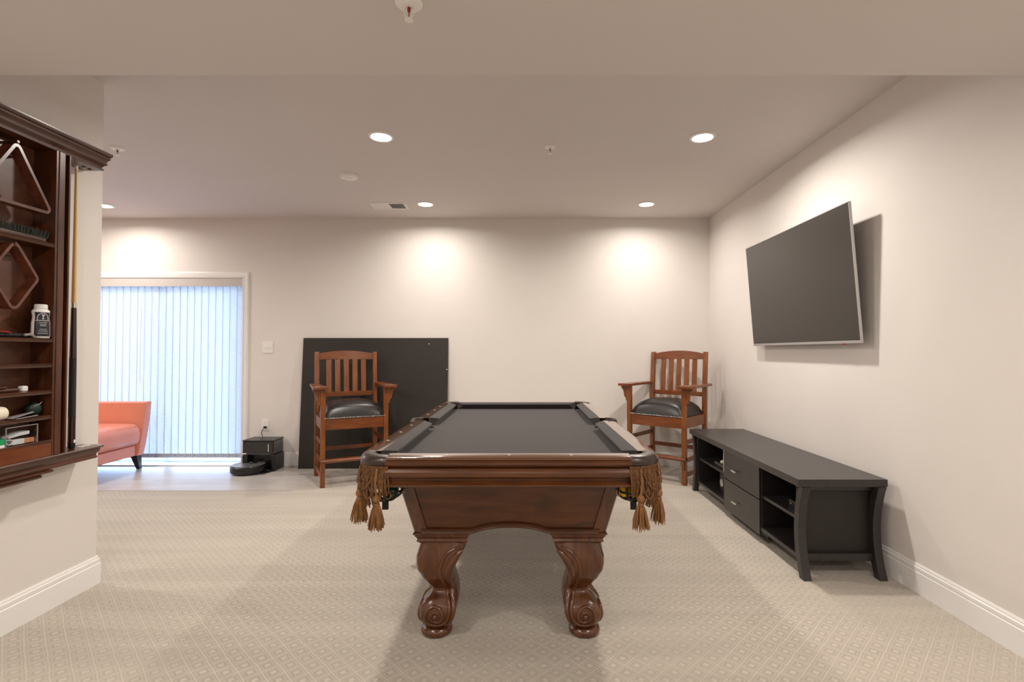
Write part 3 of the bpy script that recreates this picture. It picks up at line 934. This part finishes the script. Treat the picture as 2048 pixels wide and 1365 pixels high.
cb('shelf', M['espresso'], 1.560, 1.955, 2.92, 3.366, .292, .312)
cb('shelf', M['espresso'], 1.560, 1.955, 3.964, 4.56, .292, .312)
cb('plinth', M['espresso'], 1.60, 1.62, 3.375, 3.955, .02, .082)
for z0, z1 in ((.285, .500), (.052, .279)):
    d_ = cb('drawer', M['espresso'], 1.541, 1.557, 3.368, 3.962, z0, z1)
    zc = (z0+z1)/2-.012
    hm_ = MB()
    pts = [(-.042, 0), (-.036, .006), (.036, .006), (.042, 0), (.036, -.006), (-.036, -.006)]
    hm_.prism(pts, lambda a, b_, q: (1.541+ox-q, 3.735+oy+a, zc+b_), .014, .022)
    hm_.box(1.525+ox, 1.542+ox, 3.735-.022+oy, 3.735-.016+oy, zc-.003, zc+.003).box(1.525+ox, 1.542+ox, 3.735+.016+oy, 3.735+.022+oy, zc-.003, zc+.003)
    hm_.build('handle', M['chrome'], d_, bevel=.001)
# things kept in the console
t = thing('set_top_box', 'small black box on the near shelf of the console', 'electronics', (1.70, 3.06, .312))
box('case', M['black'], -.08, .08, -.09, .09, 0, .042, t, bevel=.003)
MB().sphere((-.081, .060, .020), .004, 8, 6).build('indicator', M['pearl'], t)
t = thing('leaflet', 'folded white leaflet standing upright on the far console shelf', 'leaflet', (1.566, 3.985, .312))
MB().box(-.001, .0, -.018, .045, 0, .185).box(0, .018, .0445, .0455, 0, .185).build('sheet', M['white'], t, smooth=0)
t = thing('game_controller', 'pale grey game controller on the far console shelf', 'game controller', (1.66, 4.14, .350))
gm = MB().sphere((0, 0, .012), .030, 14, 10, sq=(1, 2.2, .7)).sphere((-.022, .055, .0), .022, 12, 8, sq=(1.6, 1, .8)).sphere((-.022, -.055, .0), .022, 12, 8, sq=(1.6, 1, .8))
gm.build('shell', M['white'], t); MB().lathe([(.001, .03), (.009, .03), (.009, .042), (.001, .044)], 12).build('thumbstick', M['black'], t)
t = thing('disc_player', 'flat dark grey player under the controller on the far console shelf', 'electronics', (1.70, 4.15, .312))
box('case', M['espresso'], -.10, .12, -.16, .16, 0, .028, t, bevel=.003); box('front_strip', M['silver'], -.102, -.099, -.15, .15, .010, .016, t)
t = thing('speaker', 'small black speaker box in the lower far compartment of the console', 'speaker', (1.72, 4.20, .104))
box('cabinet', M['black'], -.10, .08, -.05, .05, 0, .15, t, bevel=.004)
MB().lathe([(.001, 0), (.030, 0), (.034, .003), (.030, .005), (.012, -.004), (.001, -.004)], 20, T=Matrix.Translation((-.101, 0, .075)) @ Matrix.Rotation(-PI/2, 4, 'Y')).build('cone', M['silver'], t)
t = thing('white_charger', 'small white charger lying in the lower far console compartment', 'charger', (1.60, 4.02, .104))
box('body', M['white'], -.025, .025, -.02, .02, 0, .05, t, bevel=.008)

# ------------------------------------------------------------------ robot vacuum and dock
dk = thing('vacuum_dock', 'black robot vacuum docking station by the sliding door', 'docking station', (-2.775, 5.47, 0))
D = MB()
D.box(-.163, .170, -.02, .13, 0, .17).box(-.163, -.11, -.10, -.02, .0, .17).box(.14, .175, -.10, -.02, 0, .17)
D.build('lower_body', M['black'], dk, bevel=.006)
MB().box(-.163, .160, -.10, .13, .17, .318).build('bin', M['glossblack'], dk, bevel=.012)
MB().box(-.163, .167, .105-.21, .13, .314, .325).build('lid', M['black'], dk, bevel=.004)
MB().box(.105, .117, -.1035, -.1, .205, .285).build('level_window', M['silver'], dk)
MB().box(-.160, -.118, -.1035, -.1, .180, .190).build('badge', M['pearl'], dk)
MB().prism([(-.175, -.10), (.15, -.10), (.12, -.21), (-.12, -.21)], lambda a, b_, q: (a, b_, q), 0, .012).build('ramp', M['black'], dk, bevel=.002)
rb = thing('robot_vacuum', 'round black robot vacuum parked at its dock', 'robot vacuum', (-2.845, 5.325, .006))
MB().lathe([(.001, 0), (.150, 0), (.165, .006), (.170, .02), (.170, .066), (.163, .074), (.001, .074)], 48).build('bumper', M['black'], rb)
MB().lathe([(.001, .074), (.158, .074), (.155, .079), (.001, .080)], 48).build('top_cover', M['glossblack'], rb)
MB().lathe([(.001, .080), (.038, .080), (.038, .092), (.032, .097), (.001, .097)], 28, c=(.02, .05, 0)).build('turret', M['black'], rb)
MB().lathe([(.152, .0795), (.158, .0795), (.158, .081), (.152, .081)], 48).build('trim_ring', M['silver'], rb)
cd = MB().tube(smooth_path([(-2.822, 5.606, .425), (-2.826, 5.585, .418), (-2.845, 5.582, .38), (-2.842, 5.588, .34), (-2.836, 5.597, .334)], 6), .0035, 8)
cd.box(-2.835, -2.809, 5.598, 5.621, .414, .436)
pc = cd.build('power_cord', M['black'], dk); pc.location = (2.775, -5.47, 0)

# ------------------------------------------------------------------ sofa
sf = thing('sofa', 'salmon leather sofa with a curved arm in front of the blind', 'sofa', (-4.45, 4.80, 0))
sx_, sy_ = 4.45, -4.80
def S(x, y, z): return (x+sx_, y+sy_, z)
for sgn, ya in ((1, 5.44), (-1, 4.16)):
    # arm: tall at the front, flaring out to the top
    rr = []
    for i in range(13):
        t_ = i/12; z = .145+(.705-.145)*t_
        xf = -4.095+.060*t_**.7                       # front edge leans forward
        yo = .110+.030*math.sin(t_*PI*.55)            # thickness outwards
        yi = .0 + .035*t_
        rnd = .02 if i < 12 else .03
        ring = []
        pts = [(-4.86, yi), (xf-.03, yi), (xf, yi+.02), (xf, yi+.05), (xf, yo-.015), (xf-.012, yo), (-4.86, yo)]
        rr.append([S(a, ya+sgn*b_, z) for a, b_ in pts])
    # rounded top
    for dz, k_ in ((.008, .9), (.012, .6)):
        last = rr[-1]; cyy = sum(p[1] for p in last)/len(last)
        rr.append([(p[0], cyy+(p[1]-cyy)*k_, p[2]+dz*.5) for p in last])
    MB().loft(rr).build('arm', M['sofa'], sf, smooth=50, bevel=.012)
MB().box(-4.86+sx_, -4.105+sx_, 4.16+sy_, 5.44+sy_, .145, .262).build('base', M['sofa'], sf, bevel=.015, seg=3)
m_ = MB(); rr = []
for i in range(9):
    t_ = i/8; z = .27+.215*t_; k_ = 1-.10*abs(2*t_-1)**3
    xf = -4.03-.05*abs(2*t_-1)**3
    rr.append([S(-4.72, 4.17, z), S(xf-.03, 4.17, z), S(xf, 4.20, z), S(xf+.004, 4.80, z), S(xf, 5.40, z), S(xf-.035, 5.437, z), S(-4.72, 5.437, z)])
rr.append([(p[0]*.8-.05, p[1]*.92, p[2]+.012) for p in rr[-1]])
m_.loft(rr).build('seat_cushion', M['sofa'], sf, smooth=60, bevel=.02, seg=3)
MB().loft([[S(-4.86, y, .27), S(-4.66, y, .27), S(-4.72, y, .66), S(-4.76, y, .70), S(-4.90, y, .70)] for y in (4.16, 4.8, 5.46)]).build('backrest', M['sofa'], sf, bevel=.02, seg=3)
MB().tube([S(-4.58, 5.472, .49), S(-4.585, 5.462, .60), S(-4.59, 5.455, .70)], .003, 6).build('seam', M['sofa'], sf)
for x, y in ((-4.135, 5.485), (-4.135, 4.14), (-4.80, 5.42), (-4.80, 4.18)):
    dx = .03 if x > -4.5 else -.03; dy = .01 if y > 5 else -.01
    MB().loft([[S(x+a*.036, y+b_*.036, .146) for a, b_ in ((-1, -1), (1, -1), (1, 1), (-1, 1))], [S(x+dx+a*.018, y+dy+b_*.018, 0) for a, b_ in ((-1, -1), (1, -1), (1, 1), (-1, 1))]]).build('leg', M['sofa_leg'], sf, bevel=.003)

# ------------------------------------------------------------------ cue rack on the left wall
RC = 2.185; XW = XS+.001; XFR = -2.185
rk = thing('cue_rack', 'dark cherry wall rack for cues with shelves and a moulded crown', 'cue rack', (XS, RC, 1.5))
rox, roy, roz = -XS, -RC, -1.5
def R(x, y, z): return (x+rox, y+roy, z+roz)
def rbx(name, m, x0, x1, y0, y1, z0, z1, parent=rk, bevel=.0015): return box(name, m, x0+rox, x1+rox, y0+roy, y1+roy, z0+roz, z1+roz, parent, bevel)
def stack(name, m, base, prof, parent=rk):
    """prof: (offset, z); base = (xfront, halfwidth)"""
    rr = [[R(XW, RC-base[1]-o_, z), R(base[0]+o_, RC-base[1]-o_, z), R(base[0]+o_, RC+base[1]+o_, z), R(XW, RC+base[1]+o_, z)] for o_, z in prof]
    return MB().loft(rr).build(name, m, parent, smooth=25)
stack('crown', M['rackwood'], (-2.208, .475), [(0, 2.197), (.006, 2.199), (.007, 2.207), (.001, 2.210), (.002, 2.216), (.008, 2.224), (.017, 2.231), (.018, 2.237), (.014, 2.239), (.015, 2.246), (.019, 2.254), (.026, 2.262), (.027, 2.268), (.022, 2.270), (.030, 2.276), (.033, 2.284), (.033, 2.292), (-.02, 2.293)])
stack('cue_shelf', M['rackwood'], (-2.208, .470), [(0, .702), (.004, .704), (.005, .712), (.001, .716), (.002, .726), (.010, .738), (.013, .748), (.012, .752), (.022, .756), (.024, .763), (.020, .768), (-.02, .769)])
stack('lower_moulding', M['rackwood'], (-2.195, .205), [(0, .690), (.006, .692), (.006, .702)])
stack('lower_moulding', M['rackwood'], (-2.212, .168), [(-.006, .668), (.004, .672), (.006, .680), (.0, .690)])
IN = .198                                    # inner half width of the shelf box
rbx('back_panel', M['rackback'], XW, XW+.008, RC-IN-.01, RC+IN+.01, .769, 2.197)
for s in (-1, 1):
    a, b_ = RC+s*IN, RC+s*(IN+.012)
    rbx('side_panel', M['rackwood_v'], XW, XFR-.004, min(a, b_), max(a, b_), .769, 2.197)
    a, b_ = RC+s*(IN+.012), RC+s*(IN+.044)
    rbx('stile', M['rackwood_v'], XW, XFR, min(a, b_), max(a, b_), .769, 2.197, bevel=.003)
    a, b_ = RC+s*(IN+.044), RC+s*(IN+.064)
    rbx('stile_groove', M['rackwood_v'], XW, XFR-.06, min(a, b_), max(a, b_), .769, 2.197)
    a, b_ = RC+s*(IN+.064), RC+s*(IN+.073)
    rbx('stile', M['rackwood_v'], XW, XFR, min(a, b_), max(a, b_), .769, 2.197, bevel=.002)
SH = [1.755, 1.312, 1.196, 1.073, .957]
for z in SH:
    rr = []
    for y in (RC-IN, RC+IN):
        rr.append([R(XW+.008, y, z), R(XFR-.014, y, z), R(XFR-.006, y, z-.002), R(XFR-.008, y, z-.007), R(XFR-.003, y, z-.010), R(XFR-.008, y, z-.018), R(XW+.008, y, z-.018)])
    MB().loft(rr).build('shelf', M['rackwood'], rk, smooth=25)
rbx('front_panel', M['rackpanel'], XFR-.014, XFR-.004, RC-IN, RC+IN, .769, .838)
rbx('shelf', M['rackwood'], XW+.008, XFR-.003, RC-IN, RC+IN, .829, .843)
for z in (2.115, 1.675):                     # moulded hanger blocks behind the ball racks
    rr = []
    for o_, zz in ((0, 0), (.006, .002), (.004, .008), (.002, .012), (.006, .016), (.006, .062), (.002, .066)):
        rr.append([R(XW+.008, RC-.085-o_, z+zz), R(XW+.030+o_, RC-.085-o_, z+zz), R(XW+.030+o_, RC+.085+o_, z+zz), R(XW+.008, RC+.085+o_, z+zz)])
    h_ = MB().loft(rr).build('hanger_block', M['rackback'], rk, smooth=25)
    MB().tube([R(XW+.034, RC, z+.035), R(XFR+.012, RC, z+.040)], .006, 10).build('peg', M['rackwood'], h_)
hl = MB()
for yy in (2.44+.04, 2.56, 2.62): pass
for yy, zz in ((2.60, 2.1965), (2.635, 2.1965)):
    hl.lathe([(.001, 0), (.009, 0), (.009, -.001), (.001, -.001)], 16, c=R(-2.25, yy, zz))
hl.build('cue_hole', M['dark'], rk)
so = MB()
for yy in (2.60, 2.635): so.lathe([(.006, 0), (.015, 0), (.015, .002), (.006, .0025)], 18, c=R(-2.238, yy, .769))
so.build('butt_ring', M['pearl'], rk)

# pool cue
cq = thing('pool_cue', 'pool cue with maple shaft and black wrapped butt standing in the rack', 'pool cue', (-2.25, 2.558, .7695))
MB().lathe([(.0058, .72), (.0062, 1.40), (.0062, 1.41)], 16).lathe([(.0108, .722), (.0062, 1.40)], 20).build('shaft', M['maple'], cq)
MB().lathe([(.0062, 1.40), (.0064, 1.418), (.001, 1.420)], 16).build('ferrule', M['pearl'], cq)
MB().lathe([(.0112, .700), (.0110, .724)], 20).build('joint', M['nail'], cq)
MB().lathe([(.0145, .45), (.0113, .700)], 20).build('forearm', M['cuebutt'], cq)
MB().lathe([(.0152, .155), (.0146, .45)], 20).build('wrap', M['cuewrap'], cq)
MB().lathe([(.0155, .03), (.0153, .155)], 20).lathe([(.0158, .152), (.0158, .157)], 20).build('butt_sleeve', M['cuebutt'], cq)
MB().lathe([(.010, 0), (.0155, .003), (.0158, .03)], 20).build('bumper', M['black'], cq)
MB().sphere((.0155, 0, .034), .006, 8, 6, sq=(.3, 1, 1.6)).build('butt_inlay', M['pearl'], cq)

# ball racks (triangle and diamond), each a bent rounded band
def band(pts, r, depth, thick, name, m, t):
    """closed rounded polygon band; pts in (y,z)"""
    n = len(pts); out = []
    for i in range(n):
        p0 = Vector(pts[i-1]); p1 = Vector(pts[i]); p2 = Vector(pts[(i+1) % n])
        d1 = (p0-p1).normalized(); d2 = (p2-p1).normalized()
        h = math.acos(max(-1, min(1, d1.dot(d2))))/2
        L_ = r/math.tan(h)
        a = p1+d1*L_; b_ = p1+d2*L_; c = p1+(d1+d2).normalized()*(r/math.sin(h))
        a0 = math.atan2((a-c).y, (a-c).x); a1 = math.atan2((b_-c).y, (b_-c).x)
        da = (a1-a0+PI) % (2*PI)-PI
        for k in range(7):
            q = a0+da*k/6
            out.append((c, q, r))
    rings = []
    for c, q, rr_ in out:
        nx, nz = math.cos(q), math.sin(q)
        o_ = (c.x+nx*rr_, c.y+nz*rr_); i_ = (c.x+nx*(rr_-thick), c.y+nz*(rr_-thick))
        rings.append([(0, o_[0], o_[1]), (depth, o_[0], o_[1]), (depth, i_[0], i_[1]), (0, i_[0], i_[1])])
    rings.append(rings[0])
    return MB().loft(rings, cap=False).build(name, m, t, smooth=40)
rm = wood('ball_rack_wood', rgb(72, 34, 22), rgb(110, 62, 42), .3, (6, 6, 6))
t = thing('triangle_rack', 'wooden triangle ball rack hanging at the top of the cue rack', 'ball rack', (-2.225, RC, 1.88), group='ball racks in the cue rack')
band([(0, .285), (.178, 0), (-.178, 0)], .022, .048, .013, 'frame', rm, t)
t = thing('diamond_rack', 'wooden diamond ball rack hanging below the brush shelf', 'ball rack', (-2.225, RC, 1.575), group='ball racks in the cue rack')
band([(0, .162), (.114, 0), (0, -.162), (-.114, 0)], .026, .048, .012, 'frame', rm, t)

# brush
t = thing('table_brush', 'horsehair table brush lying bristles up on the highest rack shelf', 'brush', (-2.222, 2.242, 1.755))
MB().prism([(-.15, -.018), (.08, -.022), (.118, -.016), (.122, 0), (.118, .016), (.08, .022), (-.15, .018)], lambda a, b_, q: (b_, a, q), 0, .019).build('handle', M['rackwood'], t, bevel=.005)
bm_ = MB()
for i in range(46):
    y = -.10+.222*i/45
    for xx in (-.012, -.004, .004, .012):
        lean = (y-.01)*.12
        bm_.tube([(xx, y, .019), (xx+random.uniform(-.006, .008), y+lean+random.uniform(-.004, .004), .052+random.uniform(-.006, .006))], [.0026, .0016], 4)
bm_.build('bristles', M['bristle'], t)

# powder bottle
t = thing('powder_bottle', 'white hand powder bottle with black cup label on the rack shelf', 'bottle', (-2.214, 2.345, 1.312))
def ov(r, z): return [(r*1.0*math.cos(2*PI*k/32)*.82, r*math.sin(2*PI*k/32), z) for k in range(32)]
bt = MB().loft([ov(.030, 0), ov(.035, .003), ov(.0365, .012), ov(.0355, .070), ov(.032, .090), ov(.0325, .105), ov(.035, .118), ov(.034, .127), ov(.026, .133), ov(.024, .136)])
bo_ = bt.build('body', M['white'], t, smooth=60)
MB().lathe([(.024, .135), (.0235, .152), (.021, .155), (.001, .156)], 24).build('cap', M['white'], t)
def lab(a0, a1, z0, z1, extra, m, nm, par, n=14):
    """patch on the bottle between angles, facing +x"""
    rr = []
    for i in range(n+1):
        a = math.radians(a0+(a1-a0)*i/n)
        def rad(z):
            tb = [(0, .030), (.003, .035), (.012, .0365), (.070, .0355), (.090, .032), (.105, .0325), (.118, .035), (.127, .034)]
            for (za, ra), (zb, rb_) in zip(tb, tb[1:]):
                if z <= zb: return ra+(rb_-ra)*(z-za)/(zb-za)
            return .034
        zs = [z0+(z1-z0)*j/8 for j in range(9)]
        outer = [((rad(z)+extra)*math.cos(a)*.82, (rad(z)+extra)*math.sin(a), z) for z in zs]
        inner = [((rad(z)-.001)*math.cos(a)*.82, (rad(z)-.001)*math.sin(a), z) for z in zs][::-1]
        rr.append(outer+inner)
    return MB().loft(rr).build(nm, m, par)
LBM = mat('label_black', rgb(28, 30, 38), .35); LW = mat('label_white', rgb(220, 218, 222), .5)
lb = lab(-80, 30, .008, .118, .0006, LBM, 'label', t)
# printed marks: arc with cup emblem, rule and block of small print
def mark(pts, w_):
    """pts in (angle deg, z) on the bottle skin"""
    p3 = []
    for a, z in pts:
        q = math.radians(a); r_ = .0350 if z < .1 else .0338
        tb = [(0, .030), (.003, .035), (.012, .0365), (.070, .0355), (.090, .032), (.105, .0325), (.118, .035), (.127, .034)]
        for (za, ra), (zb, rb_) in zip(tb, tb[1:]):
            if za <= z <= zb: r_ = ra+(rb_-ra)*(z-za)/(zb-za)
        r_ += .0009
        p3.append((r_*math.cos(q)*.82, r_*math.sin(q), z))
    return p3
A0 = -25
mk = MB()
mk.tube(mark([(A0+38*math.cos(math.radians(d)), .088+.026*math.sin(math.radians(d))) for d in range(-10, 191, 10)], 0), .0014, 5)
mk.tube(mark([(A0, .108), (A0, .098)], 0), [.0075, .0030], 8)
mk.tube(mark([(A0, .098), (A0, .090)], 0), [.0018, .0018], 6)
mk.tube(mark([(A0-7, .088), (A0+7, .088)], 0), .0018, 6)
mk.tube(mark([(a, .080) for a in range(-75, 26, 10)], 0), .0013, 5)
mk.build('emblem', LW, lb)
mk = MB()
for z, a in ((.070, 24), (.062, 20), (.056, 18), (.040, 20), (.032, 28), (.022, 30)):
    # small print too small to read: broken strokes
    x_ = -a
    while x_ < a:
        l = random.uniform(3, 7)
        mk.tube(mark([(A0+x_, z), (A0+min(a, x_+l), z)], 0), .0013, 4); x_ += l+2
mk.build('small_print', LW, lb)

# small things on the shelves
t = thing('billiard_glove', 'crumpled dark glove beside the powder bottle', 'glove', (-2.225, 2.20, 1.312))
m_ = MB()
for k in range(7):
    m_.sphere((random.uniform(-.015, .015), -.07+.025*k, .010), .017, 12, 8, sq=(1, 1.4, .62))
m_.build('glove_body', M['blackmatt'], t)
MB().tube([(-.01, -.07, .020), (.012, -.03, .026), (.012, .01, .020)], .003, 6).build('cuff', M['red'], t)
MB().tube([(.02, .06, .012), (.026, .085, .016), (.022, .105, .004)], .006, 6).build('buckle', M['greypaper'], t)
t = thing('cue_tip_tool', 'dark wooden cue tool lying on the fourth rack shelf', 'tool', (-2.225, 2.16, 1.073))
MB().tube([(0, -.10, .010), (0, .06, .010), (0, .10, .010)], [.006, .009, .007], 12).build('handle', M['rackwood'], t)
MB().box(-.012, .012, -.11, .04, .019, .027).build('slat', M['rackwood'], t, bevel=.002)
t = thing('chalk_holder', 'small white chalk holder standing alone on the fourth rack shelf', 'chalk holder', (-2.235, 2.29, 1.073))
box('case', M['white'], -.012, .012, -.014, .014, 0, .024, t, bevel=.005); MB().lathe([(.001, .024), (.006, .024), (.006, .026), (.001, .026)], 12).build('button', M['greypaper'], t)
t = thing('cream_roll', 'cream plastic roll with rounded end on the lowest open shelf', 'container', (-2.225, 2.115, .957+.030))
TR = Matrix.Rotation(-PI/2, 4, 'X')
MB().lathe([(.001, -.10), (.028, -.10), (.030, -.09), (.030, .065), (.027, .078), (.018, .086), (.001, .088)], 28, T=TR).build('tube_body', M['cream'], t)
MB().lathe([(.0302, -.06), (.0308, -.06), (.0308, -.055), (.0302, -.055)], 28, T=TR).build('seam_ring', M['white'], t)
t = thing('paper_slips', 'grey folded paper slips beside the cream roll', 'paper', (-2.22, 2.25, .957))
MB().loft([[(-.03, -.05, .004), (.03, -.05, .004), (.03, -.05, .006)], [(-.03, .05, .014), (.03, .05, .022), (.02, .05, .026)]]).loft([[(-.02, -.03, .0), (.03, -.03, .0), (.03, -.03, .003)], [(-.02, .07, .001), (.03, .07, .005), (.02, .07, .008)]]).build('slips', M['greypaper'], t, smooth=0)
t = thing('dark_pouch', 'dark green cloth pouch at the right end of the lowest open shelf', 'pouch', (-2.24, 2.345, .957))
MB().sphere((0, 0, .032), .032, 16, 12, sq=(.9, 1, 1)).build('bag', M['darkgreen'], t)
MB().tube([(.02, -.02, .045), (.03, 0, .054), (.02, .02, .062)], .002, 6).build('drawstring', M['greypaper'], t)
t = thing('clear_box', 'clear plastic box holding white parts in the rack bottom compartment', 'box', (-2.24, 2.25, .8435))
bx_ = MB()
x0, x1, y0, y1, zt_ = -.040, .045, -.072, .072, .082
bx_.box(x0, x1, y0, y1, 0, .002).box(x0, x1, y0, y0+.0015, .002, zt_).box(x0, x1, y1-.0015, y1, .002, zt_).box(x0, x0+.0015, y0, y1, .002, zt_).box(x1-.0015, x1, y0, y1, .002, zt_)
bx_.build('tub', M['glass'], t, smooth=0)
bx_ = MB()
for (a, b_) in ((y0, y0+.003), (y1-.003, y1)): bx_.box(x1-.002, x1+.001, a, b_, 0, zt_)
bx_.box(x1-.002, x1+.002, y0, y1, zt_-.003, zt_).build('rim', M['greypaper'], t)
o = thing('chalk_cube', 'row of peach coloured chalk cubes inside the clear box', 'chalk', (-2.215, 2.293, .846))
MB().box(-.012, .012, -.020, .002, 0, .020).box(-.012, .012, .003, .022, 0, .020).build('cubes', M['peach'], o, bevel=.002)
o = thing('white_sleeve', 'white card sleeve lying low inside the clear box', 'box', (-2.215, 2.24, .846)); box('card', M['white'], -.012, .012, -.025, .030, 0, .022, o, bevel=.001)
o = thing('white_packet', 'crumpled white packet on top inside the clear box', 'packet', (-2.222, 2.25, .885))
MB().loft([[(-.02, -.05, -.008), (.018, -.05, -.008), (.018, -.05, -.002), (-.02, -.05, -.002)], [(-.02, 0, -.002), (.020, 0, -.002), (.02, 0, .012), (-.02, 0, .014)], [(-.02, .04, .0), (.02, .04, 0), (.02, .04, .014), (-.02, .04, .014)]]).build('wrapper', M['white'], o, smooth=0)
o = thing('white_clip', 'thin bent white clip at the left inside the clear box', 'clip', (-2.203, 2.20, .850))
MB().tube(smooth_path([(0, -.018, .020), (0, .0, .022), (0, .018, .014), (0, .010, .002), (0, -.004, 0), (0, -.012, .012)], 5), .0022, 6).build('wire', M['white'], o)
t = thing('green_box', 'green and white card box at the left of the bottom compartment', 'box', (-2.215, 2.12, .8435))
box('box_sleeve', M['green'], -.02, .02, -.06, .056, .012, .036, t, bevel=.001); box('box_tray', M['white'], -.0195, .0195, -.059, .055, 0, .012, t)
